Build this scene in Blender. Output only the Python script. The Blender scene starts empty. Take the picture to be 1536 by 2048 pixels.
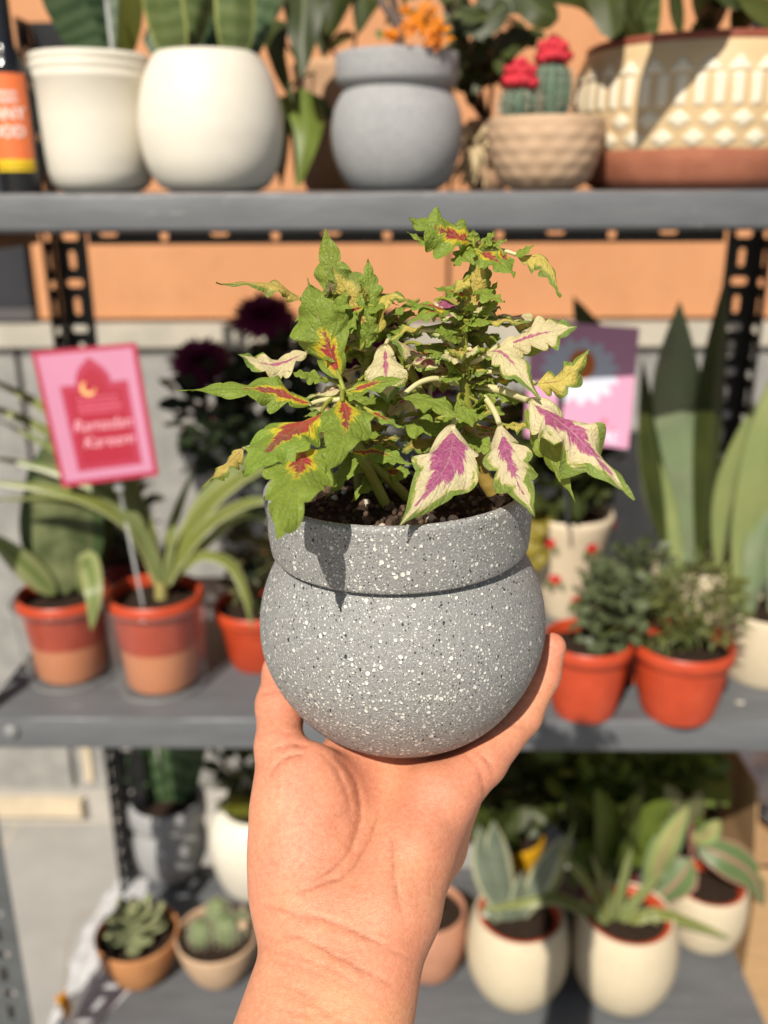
import bpy, math, random
import numpy as np
from mathutils import Vector, Matrix, noise as mnoise
rnd = random.Random(11)
SC = bpy.context.scene
COL = SC.collection
PI = math.pi
# ---------------------------------------------------------------- camera (all lengths in metres)
F = 1850.0                       # focal length in units of 1/2048 of the frame height
CAM = Vector((0, 0, 1.40))
PITCH, YAW, ROLL = math.radians(19.2), math.radians(1.1), math.radians(0.3)
_f = Vector((-math.sin(YAW)*math.cos(PITCH), math.cos(YAW)*math.cos(PITCH), -math.sin(PITCH)))
_r = Vector((math.cos(YAW), math.sin(YAW), 0))
_u = _r.cross(_f)
CU = _u*math.cos(ROLL) + _r*math.sin(ROLL)
CR = _r*math.cos(ROLL) - _u*math.sin(ROLL)
CF = _f
def ray(px, py): return CF + CR*((px-768)/F) - CU*((py-1024)/F)
def P(px, py, zc): return CAM + ray(px, py)*zc
def onZ(px, py, z):
    d = ray(px, py); return CAM + d*((z-CAM.z)/d.z)
def onY(px, py, y):
    d = ray(px, py); return CAM + d*((y-CAM.y)/d.y)
def depth(p): return (Vector(p)-CAM).dot(CF)
def proj(p):
    d = Vector(p)-CAM; z = d.dot(CF)
    return 768+F*d.dot(CR)/z, 1024-F*d.dot(CU)/z
# ---------------------------------------------------------------- object helpers
def V(*a): return Vector(a)
ROOTLOC = {}
class MB:
    """collects faces and links them as one mesh object"""
    def __init__(s): s.v = []; s.f = []; s.uv = []; s.mi = []; s.has_uv = False; s.col = None
    def quadgrid(s, P2, uv=None, wrap=False, mi=0, flip=False):
        n, m = len(P2), len(P2[0]); o = len(s.v)
        for row in P2: s.v.extend(row)
        for i in range(n-1):
            for j in range(m if wrap else m-1):
                j2 = (j+1) % m
                q = (o+i*m+j, o+i*m+j2, o+(i+1)*m+j2, o+(i+1)*m+j)
                if flip: q = q[::-1]
                s.f.append(q); s.mi.append(mi)
                if uv:
                    s.has_uv = True
                    idx = [(i, j), (i, j2), (i+1, j2), (i+1, j)]
                    if flip: idx = idx[::-1]
                    s.uv.append([uv[a][b] for a, b in idx])
                else: s.uv.append(None)
    def face(s, pts, mi=0, uv=None):
        o = len(s.v); s.v.extend(pts); s.f.append(tuple(range(o, o+len(pts)))); s.mi.append(mi); s.uv.append(uv)
        if uv: s.has_uv = True
    def box(s, x0, x1, y0, y1, z0, z1, M=None, mi=0):
        c = [V(x, y, z) for z in (z0, z1) for y in (y0, y1) for x in (x0, x1)]
        if M: c = [M @ p for p in c]
        o = len(s.v); s.v.extend(c)
        for q in ((0, 2, 3, 1), (4, 5, 7, 6), (0, 1, 5, 4), (2, 6, 7, 3), (0, 4, 6, 2), (1, 3, 7, 5)):
            s.f.append(tuple(o+k for k in q)); s.mi.append(mi); s.uv.append(None)
    def lathe(s, prof, c, seg=64, tilt=None, disp=None, mi=0):
        """prof: list of (r, z) from outside bottom; c: centre of the axis at z=0"""
        c = Vector(c); rows = []
        for i, (r, z) in enumerate(prof):
            row = []
            for k in range(seg):
                a = 2*PI*k/seg
                rr = r + (disp(a, r, z, i) if disp else 0)
                p = V(rr*math.cos(a), rr*math.sin(a), z)
                if tilt: p = tilt @ p
                row.append(c+p)
            rows.append(row)
        s.quadgrid(rows, wrap=True, mi=mi)
        return s
    def tube(s, pts, rad, seg=8, mi=0, cap=True, uv=False):
        pts = [Vector(p) for p in pts]; n = len(pts)
        if not hasattr(rad, '__len__'): rad = [rad]*n
        t0 = (pts[1]-pts[0]).normalized()
        ref = V(0, 0, 1) if abs(t0.z) < .9 else V(1, 0, 0)
        side = t0.cross(ref).normalized()
        rows = []
        for i, p in enumerate(pts):
            t = (pts[min(i+1, n-1)]-pts[max(i-1, 0)]).normalized()
            side = (side - t*side.dot(t)).normalized(); b = t.cross(side)
            rows.append([p+(side*math.cos(2*PI*k/seg)+b*math.sin(2*PI*k/seg))*rad[i] for k in range(seg)])
        s.quadgrid(rows, wrap=True, mi=mi, flip=True)
        if cap:
            o = len(s.v); s.v.append(pts[-1]+(pts[-1]-pts[-2]).normalized()*rad[-1]*.5)
            b = o-seg
            for k in range(seg): s.f.append((b+k, o, b+(k+1) % seg)[::-1]); s.mi.append(mi); s.uv.append(None)
    def build(s, name, mats, parent=None, smooth=True, root=None, auto=None):
        me = bpy.data.meshes.new(name)
        off = V(0, 0, 0)
        if parent is not None: off = ROOTLOC[parent.name]
        elif root is not None: off = Vector(root)
        me.from_pydata([tuple(p-off) for p in s.v], [], s.f)
        if not isinstance(mats, (list, tuple)): mats = [mats]
        for m in mats: me.materials.append(m)
        if len(mats) > 1: me.polygons.foreach_set('material_index', s.mi)
        if s.has_uv:
            ul = me.uv_layers.new(name='UVMap'); flat = []
            for f, u in zip(s.f, s.uv):
                if u is None: u = [(0, 0)]*len(f)
                for c in u: flat += [c[0], c[1]]
            ul.data.foreach_set('uv', flat)
        if smooth: me.polygons.foreach_set('use_smooth', [True]*len(me.polygons))
        me.update()
        if smooth and auto: me.set_sharp_from_angle(angle=math.radians(auto))
        o = bpy.data.objects.new(name, me); COL.objects.link(o)
        if parent is not None: o.parent = parent
        elif root is not None: o.location = off
        ROOTLOC[o.name] = off
        return o
def tag(o, label=None, cat=None, group=None, kind=None):
    if label: o['label'] = label
    if cat: o['category'] = cat
    if group: o['group'] = group
    if kind: o['kind'] = kind
    return o
def thing(name, loc, label, cat, group=None):
    o = bpy.data.objects.new(name, None); COL.objects.link(o)
    o.empty_display_size = .05
    o.location = loc; ROOTLOC[o.name] = Vector(loc)
    return tag(o, label, cat, group)
def smoothpath(pts, n):
    """Catmull-Rom through pts, n samples"""
    pts = [Vector(p) for p in pts]
    if len(pts) == 2: return [pts[0].lerp(pts[1], i/(n-1)) for i in range(n)]
    out = []; m = len(pts)-1
    for i in range(n):
        t = i/(n-1)*m; k = min(int(t), m-1); u = t-k
        p0 = pts[k-1] if k > 0 else pts[0]*2-pts[1]
        p1, p2 = pts[k], pts[k+1]
        p3 = pts[k+2] if k+2 <= m else pts[-1]*2-pts[-2]
        out.append(.5*((2*p1)+(p2-p0)*u+(2*p0-5*p1+4*p2-p3)*u*u+(3*p1-p0-3*p2+p3)*u**3))
    return out
def w_sword(u): return (.62+.38*math.sin(min(u/.55, 1)*PI/2))*(1 if u < .7 else max(0, 1-((u-.7)/.3)**1.8))
def w_whale(u): return (.34+.66*math.sin(min(u/.5, 1)*PI/2))*(1 if u < .52 else max(0, 1-((u-.52)/.48)**1.7))
def w_lance(u): return max(0, math.sin(PI*u**.8))**.75
def w_ribbon(u): return (.75+.25*min(1, u*4))*max(0, 1-u**3.2)
def w_heart(u): return max(0, (1-u))**.75*min(1, (u*7)**.5)*1.15
def w_oval(u): return max(0, 1-(2*u-1)**2)**.5
def blade(mb, pts, width, nrm, wf=w_sword, n=18, nv=4, fold=.15, mi=0, twist=0., wave=0., thick=0.):
    """a leaf: a strip along pts; nrm is the way its upper face looks; UV u along, v across"""
    sp = smoothpath(pts, n); rows = []; uvs = []; nrm = Vector(nrm)
    L = sum((sp[i+1]-sp[i]).length for i in range(n-1)); ph = rnd.random()*6
    for i, p in enumerate(sp):
        u = i/(n-1)
        t = (sp[min(i+1, n-1)]-sp[max(i-1, 0)]).normalized()
        sd = t.cross(nrm)
        if sd.length < 1e-4: sd = t.cross(V(1, .3, .2))
        sd.normalize(); m = sd.cross(t)
        if twist: 
            q = Matrix.Rotation(twist*u, 3, t); sd = q @ sd; m = q @ m
        w = max(width*.5*wf(u), 1e-5); row = []; uv = []
        for j in range(nv*2+1):
            v = j/nv-1
            off = -abs(v)*fold*w if fold >= 0 else fold*w*v*v
            if wave: off += wave*w*math.sin(u*9+ph+v*2)*abs(v)
            row.append(p+sd*(v*w)+m*off); uv.append((u, .5+.5*v))
        rows.append(row); uvs.append(uv)
    mb.quadgrid(rows, uv=uvs, mi=mi)
    if thick:
        rows2 = [[q-Vector(nrm).normalized()*thick for q in r] for r in rows]
        mb.quadgrid(rows2, uv=uvs, mi=mi, flip=True)
# ---------------------------------------------------------------- material helpers
class NT:
    def __init__(s, name):
        s.m = bpy.data.materials.new(name); s.m.use_nodes = True
        s.t = s.m.node_tree; s.t.nodes.clear()
        s.out = s.n('ShaderNodeOutputMaterial')
        s._tc = None
    def n(s, typ, **kw):
        nd = s.t.nodes.new(typ)
        for k, v in kw.items():
            if k in ('op', ): nd.operation = v
            elif hasattr(nd, k) and k not in ('Scale',): setattr(nd, k, v)
        return nd
    def link(s, a, b): s.t.links.new(a, b)
    def obj(s):
        if not s._tc: s._tc = s.n('ShaderNodeTexCoord')
        return s._tc.outputs['Object']
    def uvo(s):
        if not s._tc: s._tc = s.n('ShaderNodeTexCoord')
        return s._tc.outputs['UV']
    def val(s, sock, x):
        if hasattr(x, 'is_output') or hasattr(x, 'links'): s.link(x, sock)
        else: sock.default_value = x
    def math(s, op, a, b=0., c=None, clamp=False):
        nd = s.n('ShaderNodeMath'); nd.operation = op; nd.use_clamp = clamp
        s.val(nd.inputs[0], a); s.val(nd.inputs[1], b)
        if c is not None: s.val(nd.inputs[2], c)
        return nd.outputs[0]
    def noise(s, scale, detail=4., rough=.55, vec=None, stretch=None):
        nd = s.n('ShaderNodeTexNoise'); nd.inputs['Scale'].default_value = scale
        nd.inputs['Detail'].default_value = detail; nd.inputs['Roughness'].default_value = rough
        vec = vec or s.obj()
        if stretch:
            mp = s.n('ShaderNodeMapping'); mp.inputs['Scale'].default_value = stretch; s.link(vec, mp.inputs[0]); vec = mp.outputs[0]
        s.link(vec, nd.inputs['Vector']); return nd.outputs['Fac']
    def ramp(s, fac, stops, interp='LINEAR'):
        nd = s.n('ShaderNodeValToRGB'); cr = nd.color_ramp; cr.interpolation = interp
        while len(cr.elements) < len(stops): cr.elements.new(.5)
        for e, (p, c) in zip(cr.elements, stops):
            e.position = p
            e.color = (c, c, c, 1) if not hasattr(c, '__len__') else (c[0], c[1], c[2], 1)
        s.link(fac, nd.inputs[0]); return nd.outputs['Color']
    def mix(s, fac, a, b, mode='MIX'):
        nd = s.n('ShaderNodeMix'); nd.data_type = 'RGBA'; nd.blend_type = mode
        s.val(nd.inputs[0], fac)
        for sock, x in ((nd.inputs[6], a), (nd.inputs[7], b)):
            if isinstance(x, tuple): sock.default_value = (x[0], x[1], x[2], 1)
            else: s.link(x, sock)
        return nd.outputs[2]
    def bump(s, h, strength=.3, dist=.002):
        nd = s.n('ShaderNodeBump'); nd.inputs['Strength'].default_value = strength; nd.inputs['Distance'].default_value = dist
        s.link(h, nd.inputs['Height']); return nd.outputs[0]
    def principled(s, col, rough=.5, spec=.5, normal=None, **kw):
        b = s.n('ShaderNodeBsdfPrincipled')
        if isinstance(col, tuple): b.inputs['Base Color'].default_value = (*col[:3], 1)
        else: s.link(col, b.inputs['Base Color'])
        s.val(b.inputs['Roughness'], rough)
        b.inputs['Specular IOR Level'].default_value = spec
        if normal: s.link(normal, b.inputs['Normal'])
        for k, v in kw.items(): s.val(b.inputs[k.replace('_', ' ')], v)
        return b.outputs[0]
    def finish(s, sh): s.link(sh, s.out.inputs[0]); return s.m
    def leafy(s, col, rough, trans, normal=None, spec=.35):
        """thin leaf: part of the light goes through it"""
        p = s.principled(col, rough, spec, normal)
        t = s.n('ShaderNodeBsdfTranslucent')
        if isinstance(col, tuple): t.inputs[0].default_value = (*col, 1)
        else: s.link(col, t.inputs[0])
        mx = s.n('ShaderNodeMixShader'); mx.inputs[0].default_value = trans
        s.link(p, mx.inputs[1]); s.link(t.outputs[0], mx.inputs[2])
        return s.finish(mx.outputs[0])
MATS = {}
def mat(name, c, c2=None, rough=.6, scale=30, spec=.4, bump=0., bscale=None, bdist=.001, detail=5., lo=.35, hi=.65, stretch=None, stain=0., **kw):
    """surface whose colour wanders between c and c2 with a fine relief"""
    if name in MATS: return MATS[name]
    t = NT(name)
    c2 = c2 or tuple(x*.82 for x in c)
    col = t.ramp(t.noise(scale, detail, stretch=stretch), [(lo, c2), (hi, c)])
    if stain:          # uneven grime and faded patches
        col = t.mix(t.math('MULTIPLY', t.ramp(t.noise(17, 6., .7), [(.50, 0.), (.74, 1.)]), stain), col, tuple(x*.55+.02 for x in c))
        col = t.mix(t.math('MULTIPLY', t.ramp(t.noise(33, 5., .7), [(.58, 0.), (.78, 1.)]), stain*.7), col, tuple(min(.85, x*.8+.17) for x in c))
    nrm = t.bump(t.noise(bscale or scale*4, 6., .6, stretch=stretch), bump, bdist) if bump else None
    MATS[name] = t.finish(t.principled(col, rough, spec, nrm, **kw)); return MATS[name]
def leafmat(name, c, c2, rough=.45, trans=.25, band=None, edge=None, edge_at=.8, mid=None, mid_w=.12, scale=14, vein=0.):
    """leaf with UV: mottled c/c2, cross bands, a coloured margin and midrib"""
    if name in MATS: return MATS[name]
    t = NT(name)
    sx = t.n('ShaderNodeSeparateXYZ'); t.link(t.uvo(), sx.inputs[0])
    u, v = sx.outputs[0], sx.outputs[1]
    a = t.math('MULTIPLY', t.math('ABSOLUTE', t.math('SUBTRACT', v, .5)), 2.)
    nz = t.noise(scale, 4., .6)
    col = t.ramp(nz, [(.35, c2), (.65, c)])
    if band:
        wn = t.noise(60, 3., .6)
        ph = t.math('ADD', t.math('MULTIPLY', u, band[1]), t.math('MULTIPLY', wn, 5.))
        bf = t.math('MULTIPLY_ADD', t.math('SINE', ph), .5, .5)
        col = t.mix(t.math('MULTIPLY', bf, .75), col, band[0])
    if mid:
        f = t.math('LESS_THAN', t.math('ADD', a, t.math('MULTIPLY', t.math('SUBTRACT', nz, .5), .2)), mid_w)
        col = t.mix(t.math('MULTIPLY', f, .85), col, mid)
    if edge:
        f = t.math('GREATER_THAN', t.math('ADD', a, t.math('MULTIPLY', t.math('SUBTRACT', nz, .5), .25)), edge_at)
        col = t.mix(t.math('MULTIPLY', f, .9), col, edge)
    nrm = t.bump(t.noise(90, 4.), .15, .001)
    MATS[name] = t.leafy(col, rough, trans, nrm); return MATS[name]
# ---------------------------------------------------------------- text
def text_mb(txt, size, thick=.0004, shear=0., bold=0.):
    """letters as flat plates; returns (verts in the text's own plane, faces, width, height)"""
    cu = bpy.data.curves.new('lettering', 'FONT'); cu.body = txt; cu.size = size; cu.extrude = thick; cu.shear = shear
    cu.offset = bold; cu.align_x = 'CENTER'; cu.align_y = 'CENTER'; cu.resolution_u = 3
    ob = bpy.data.objects.new('lettering', cu); COL.objects.link(ob)
    dg = bpy.context.evaluated_depsgraph_get(); dg.update()
    me = bpy.data.meshes.new_from_object(ob.evaluated_get(dg))
    vs = [v.co.copy() for v in me.vertices]; fs = [tuple(p.vertices) for p in me.polygons]
    bpy.data.objects.remove(ob); bpy.data.curves.remove(cu); bpy.data.meshes.remove(me)
    return vs, fs
def add_text(mb, txt, size, fn, **kw):
    vs, fs = text_mb(txt, size, **kw); o = len(mb.v)
    mb.v.extend([fn(v) for v in vs])
    for f in fs: mb.f.append(tuple(o+k for k in f)); mb.mi.append(0); mb.uv.append(None)
# ---------------------------------------------------------------- pots and soil
SOIL = mat('potting_soil', (.055, .035, .024), (.018, .011, .008), rough=.95, scale=260, bump=.9, bscale=420, bdist=.003, spec=.1)
def soil(parent, c, r, dome=.004, name='soil', m=None):
    mb = MB(); rows = []; c = Vector(c)
    for i in range(9):
        rr = r*i/8; row = []
        for k in range(28):
            a = 2*PI*k/28; x, y = rr*math.cos(a), rr*math.sin(a)
            row.append(c+V(x, y, dome*(1-(i/8)**2)+.0025*mnoise.noise(V(x*160+c.x*99, y*160, c.y*50))))
        rows.append(row)
    mb.quadgrid(rows, wrap=True); return mb.build(name, m or SOIL, parent)
def prof_smooth(pts, n=40):
    q = smoothpath([V(r, z, 0) for r, z in pts], n); return [(max(p.x, 0), p.y) for p in q]
def pot_from_px(cx, Y, sil, zbase):
    """sil: [(half width px, y px)] bottom to top, read at the pot's axis plane -> [(r, z above base)] and base centre"""
    b = onY(cx, sil[0][1], Y); out = []
    for hw, y in sil:
        p = onY(cx, y, Y); out.append((hw*depth(p)/F, p.z-zbase))
    c = V(b.x, Y, zbase)
    d = out[0][1]
    return [(r, max(0, z-d)) for r, z in out], c
def wall_in(prof, t=.004, depth_=.02):
    """close a pot profile over its lip and down the inside"""
    r, z = prof[-1]
    q = list(prof)+[(r-t*.35, z+t*.35), (r-t*.8, z+t*.2), (r-t, z-t*.3)]
    q += [(r-t*1.1, z-depth_)]
    return [(0, prof[0][1]), (prof[0][0]*.9, prof[0][1])]+q
# ---------------------------------------------------------------- render, camera, light
SC.view_settings.view_transform = 'Standard'; SC.view_settings.look = 'None'
SC.view_settings.exposure = EXPOSURE if 'EXPOSURE' in globals() else 0.2
SC.view_settings.gamma = 1
SC.render.engine = 'CYCLES'
SC.cycles.use_denoising = True
SC.cycles.max_bounces = 8; SC.cycles.transparent_max_bounces = 12
SC.cycles.caustics_reflective = False; SC.cycles.caustics_refractive = False
SC.cycles.sample_clamp_indirect = 6
cam = bpy.data.cameras.new('camera'); co = bpy.data.objects.new('camera', cam); COL.objects.link(co)
cam.sensor_fit = 'VERTICAL'; cam.sensor_height = 36; cam.sensor_width = 27; cam.lens = F/2048*36
cam.clip_start = .02; cam.clip_end = 200
Mx = Matrix((CR, CU, -CF)).transposed().to_4x4(); Mx.translation = CAM; co.matrix_world = Mx
cam.dof.use_dof = True; cam.dof.focus_distance = .346; cam.dof.aperture_fstop = cam.lens/4.8; cam.dof.aperture_blades = 0
SC.camera = co
SUN_EL, SUN_AZ = math.radians(43), math.radians(18.5)      # sun behind and left of the camera
sd = V(math.sin(SUN_AZ)*math.cos(SUN_EL), math.cos(SUN_AZ)*math.cos(SUN_EL), -math.sin(SUN_EL))   # the way light travels
sl = bpy.data.lights.new('sun', 'SUN'); sl.energy = 5.0; sl.angle = math.radians(.53); sl.color = (1, .93, .82)
so = bpy.data.objects.new('sun', sl); COL.objects.link(so); so.rotation_euler = sd.to_track_quat('-Z', 'Y').to_euler(); so.location = (-1, -2, 4)
wd = bpy.data.worlds.new('World'); SC.world = wd; wd.use_nodes = True
nt = wd.node_tree; bg = nt.nodes['Background']; sky = nt.nodes.new('ShaderNodeTexSky'); sky.sky_type = 'NISHITA'
sky.sun_disc = False; sky.sun_elevation = SUN_EL; sky.sun_rotation = math.atan2(-sd.x, -sd.y)
nt.links.new(sky.outputs[0], bg.inputs[0]); bg.inputs[1].default_value = .05
# ---------------------------------------------------------------- ground and building
Z1, Z2, Z3 = 1.3985, .8095, .20
YF, YB = .95, 1.38
YW = 1.86
t = NT('stone_paving')
br = t.n('ShaderNodeTexBrick'); t.link(t.obj(), br.inputs['Vector'])
br.inputs['Scale'].default_value = 1.; br.inputs['Brick Width'].default_value = .6; br.inputs['Row Height'].default_value = .6; br.inputs['Mortar Size'].default_value = .006
br.inputs['Color1'].default_value = (.38, .365, .34, 1); br.inputs['Color2'].default_value = (.34, .33, .31, 1); br.inputs['Mortar'].default_value = (.50, .43, .33, 1)
col = t.mix(.4, br.outputs['Color'], t.ramp(t.noise(9, 8., .7), [(.3, (.26, .25, .235)), (.7, (.44, .425, .40))]))
paving = t.finish(t.principled(col, .8, .2, t.bump(t.noise(160, 6., .7), .4, .002)))
mb = MB(); mb.face([V(-40, -40, 0), V(40, -40, 0), V(40, YW+.02, 0), V(-40, YW+.02, 0)]); g = mb.build('paving', paving, smooth=False); tag(g, kind='structure')
mb = MB(); mb.face([V(-90, -90, -.03), V(90, -90, -.03), V(90, 90, -.03), V(-90, 90, -.03)]); g = mb.build('ground', mat('dusty_ground', (.34, .31, .27), rough=.9, scale=3), smooth=False); tag(g, kind='structure')
zo = onY(300, 643, YW).z                  # bottom of the orange cladding
zl0 = onY(300, 690, YW).z                 # bottom of the stone ledge
b = thing('building', (0, YW, 0), 'shop wall with orange panels above rough grey plaster and a pale stone ledge', 'building')
orange = mat('orange_cladding', (.60, .285, .135), (.56, .26, .12), rough=.6, scale=9, bump=.3, bscale=240, bdist=.0008, spec=.25, stain=.28, stretch=(1, 1, .4))
dark = mat('dark_joint', (.03, .028, .026), rough=.8, scale=40)
xj = onY(897, 560, YW).x; xd = onY(58, 560, YW).x
px_ = [xj-1.9, xj-.0045]
for x0, x1 in ((xd+.012, xj-.004), (xj+.004, xj+1.3), (xj+1.308, xj+2.6)):
    mb = MB(); mb.box(x0, x1, YW, YW+.03, zo+.006, 2.9); mb.build('cladding_panel', orange, b, smooth=False)
mb = MB(); mb.box(xd-2.5, xj+2.6, YW+.034, YW+.3, 0, 2.95); mb.build('core_wall', dark, b, smooth=False)
ledge = mat('ledge_stone', (.52, .47, .38), (.40, .37, .31), rough=.75, scale=12, bump=.2, bscale=120)
mb = MB(); mb.box(xd-2.5, xj+2.6, YW-.03, YW+.034, zl0, zo-.002); mb.build('ledge', ledge, b, smooth=False)
plaster = mat('rough_plaster', (.40, .39, .365), (.31, .30, .285), rough=.9, scale=22, bump=1., bscale=260, bdist=.005, spec=.15, stain=.3)
zs = onY(100, 1600, YW-.06).z
xp = onY(40, 760, YW).x
mb = MB(); mb.box(xp+.012, xj+2.6, YW-.012, YW+.033, zs, zl0-.002); mb.box(xd-2.5, xp, YW-.012, YW+.033, zs, zl0-.002); mb.build('plaster_base', plaster, b, smooth=False)
stone = mat('base_course_stone', (.46, .43, .38), (.38, .36, .33), rough=.8, scale=14, bump=.3, bscale=180)
mb = MB(); mb.box(xd-2.5, xj+2.6, YW-.06, YW+.033, 0, zs-.003); mb.build('base_course', stone, b, smooth=False)
trim = mat('cream_strip', (.66, .54, .38), (.55, .46, .33), rough=.7, scale=20)
xt = onY(177, 1540, YW-.012).x
mb = MB(); mb.box(xd-2.5, xt, YW-.085, YW-.0605, zs-.03, zs+.012); mb.build('cream_strip', trim, b, smooth=False)
mb = MB(); mb.box(xt-.006, xt+.010, YW-.020, YW-.0125, zs+.02, onY(170, 1440, YW).z); mb.build('joint_strip', trim, b, smooth=False)
dm = mat('dark_door_paint', (.035, .036, .042), (.025, .025, .03), rough=.35, scale=6)
mb = MB(); mb.box(xd-1.0, xd, YW-.004, YW+.030, zo+.03, 2.6); mb.build('shutter', dm, b, smooth=False)
mb = MB(); mb.box(xd-1.0, xd+.004, YW-.014, YW+.030, zo+.004, zo+.028); mb.build('shutter_sill', mat('sill_grey', (.10, .095, .095), rough=.5, scale=10), b, smooth=False)
# ---------------------------------------------------------------- the rack
XL, XR = -.50, .52
rack = thing('metal_rack', (0.01, (YF+YB)/2, 0), 'slotted steel rack with three grey painted boards full of potted plants', 'rack')
t = NT('grey_board_paint')
nz = t.noise(7, 8., .7, stretch=(1, 6, 6)); n2 = t.noise(40, 6., .7, stretch=(1, 5, 5))
col = t.ramp(nz, [(.3, (.088, .092, .098)), (.55, (.116, .122, .130)), (.8, (.15, .152, .156))])
sc_ = t.ramp(t.noise(26, 5., .65, stretch=(1, 3, 3)), [(.66, 0.), (.72, 1.)])
col = t.mix(t.math('MULTIPLY', sc_, .35), col, (.36, .34, .32))
board = t.finish(t.principled(col, t.math('MULTIPLY_ADD', n2, .3, .32), .5, t.bump(n2, .35, .0012)))
def board_mb(x0, x1, y0, y1, z1, th, r=.004):
    m = MB(); pr = [(y0+r, z1-th), (y0, z1-th+r), (y0, z1-r), (y0+r*.3, z1-r*.3), (y0+r, z1), (y1, z1), (y1, z1-th)]
    rows = []
    for k in range(25):
        x = x0+(x1-x0)*k/24
        rows.append([V(x, y+(.0006*math.sin(k*1.7) if i in (1, 2) else 0), z) for i, (y, z) in enumerate(pr)])
    m.quadgrid(rows, wrap=True)
    m.face(rows[0][::-1]); m.face(rows[-1]); return m
board_mb(-.62, .66, YF, YB-.005, Z1, .0375).build('shelf_board', board, rack, auto=40)
board_mb(-.502, .57, YF, YB-.005, Z2, .0435).build('shelf_board', board, rack, auto=40)
board_mb(-.50, .555, YF, YB+.04, Z3, .0400).build('shelf_board', board, rack, auto=40)
steel_b = mat('black_steel', (.012, .012, .013), (.006, .006, .006), rough=.38, scale=60, spec=.5, bump=.1, bscale=400)
steel_g = mat('grey_steel', (.10, .108, .11), (.075, .08, .082), rough=.45, scale=40, spec=.5, bump=.1, bscale=300)
def flange(m, o, ex, ez, w, h, ph=0., pitch=.033, th=.002, n=None):
    """a slotted strip: upright and level slots in turn"""
    ey = ex.cross(ez).normalized()
    M = Matrix((ex, ey, ez)).transposed().to_4x4(); M.translation = o
    z = ph; k = 0; zprev = 0.
    def b4(x0, x1, z0, z1):
        if x1-x0 > 1e-5 and z1-z0 > 1e-5: m.box(x0, x1, 0, th, z0, z1, M)
    while z < h-.02:
        hw, hh = ((.0045, .0125) if k % 2 == 0 else (.0115, .0055))
        z0, z1 = z-hh, z+hh
        if z0 > zprev:
            b4(0, w, zprev, z0)
            b4(0, w*.5-hw, z0, z1); b4(w*.5+hw, w, z0, z1)
            for sx in (-1, 1):           # rounded slot ends
                for sz in (-1, 1):
                    c = min(hw, hh)*.55; xa = w*.5+sx*hw; za = z+sz*hh
                    pts = [V(xa, 0, za), V(xa-sx*c, 0, za), V(xa, 0, za-sz*c)]
                    m.face([M @ p for p in pts]); m.face([M @ (p+V(0, th, 0)) for p in pts])
            zprev = z1
        z += pitch; k += 1
    b4(0, w, zprev, h)
def post(x, y, sx, sy, h, m_, ph, w=.046, front=False):
    m = MB(); o = V(x, y, .0)
    flange(m, o, V(sx, 0, 0), V(0, 0, 1), w, h, ph)
    flange(m, o+V(sx*w if front else 0, sy*.003, 0), V(0, sy, 0), V(0, 0, 1), w, h, ph)
    return m.build('post', m_, rack, smooth=False)
post(XL, YB+.003, 1, -1, 1.615, steel_b, .052)
post(XR-.008, YB+.003, -1, -1, 1.615, steel_b, .052)
post(-.497, YF-.006, -1, 1, 1.75, steel_g, .028, .052, True)
post(.575, YF-.006, 1, 1, 1.75, steel_g, .028, .052, True)
for z in (Z1, Z2, Z3):
    m = MB(); M = Matrix(((0, 0, 1, 0), (0, 1, 0, 0), (-1, 0, 0, 0), (0, 0, 0, 1)))
    flange(m, V(XL+.05, YB-.002, z-.037-.034), V(0, 0, 1), V(1, 0, 0), .032, XR-XL-.11, .03, pitch=.08)
    m.build('beam', steel_b, rack, smooth=False)
    for xx in (XL-.004, XR-.002 if z == Z1 else .572) if z != Z3 else ():
        m = MB(); m.box(xx-.0012, xx+.0012, YF+.05, YB-.05, z-.036-.03, z-.036); m.build('side_brace', steel_b, rack, smooth=False)
for px, py in ((22, 1463), ):
    p = onY(px, py, YF-.002); m = MB()
    m.lathe([(0, .004), (.006, .0035), (.0085, .0015), (.009, 0)][::-1], V(0, 0, 0), 16, tilt=Matrix.Rotation(PI/2, 3, 'X'))
    m.v = [p+v for v in m.v]; m.build('bolt', mat('zinc_bolt', (.55, .55, .55), rough=.35, metal=1) if False else mat('zinc_bolt', (.26, .26, .26), rough=.45, spec=.5), rack)
# ================================================================ TOP SHELF
cream = mat('cream_glaze', (.74, .695, .60), (.70, .65, .545), rough=.5, scale=8, bump=.2, bscale=420, bdist=.0005, spec=.35, stain=.22)
terracotta = mat('terracotta', (.47, .16, .085), (.38, .125, .065), rough=.7, stain=.3, scale=30, bump=.2, bscale=300, bdist=.0006, spec=.2)
snakeA = leafmat('dark_snake_leaf', (.045, .085, .03), (.02, .045, .02), band=((.10, .15, .07), 42.), edge=None, trans=.08)
snakeB = leafmat('green_snake_leaf', (.11, .15, .04), (.065, .10, .03), band=((.16, .20, .075), 34.), edge=(.30, .33, .10), edge_at=.86, trans=.12)
olive = leafmat('olive_leaf', (.09, .10, .015), (.06, .07, .012), trans=.3)
darkleaf = leafmat('dark_green_leaf', (.058, .070, .014), (.030, .042, .009), trans=.24, mid=(.10, .13, .04), mid_w=.05)
litleaf = leafmat('sunlit_green_leaf', (.18, .24, .04), (.13, .18, .03), trans=.3, mid=(.22, .30, .09), mid_w=.05)  # brighter copy of the leaf green, sunlight put into the colour
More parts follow.
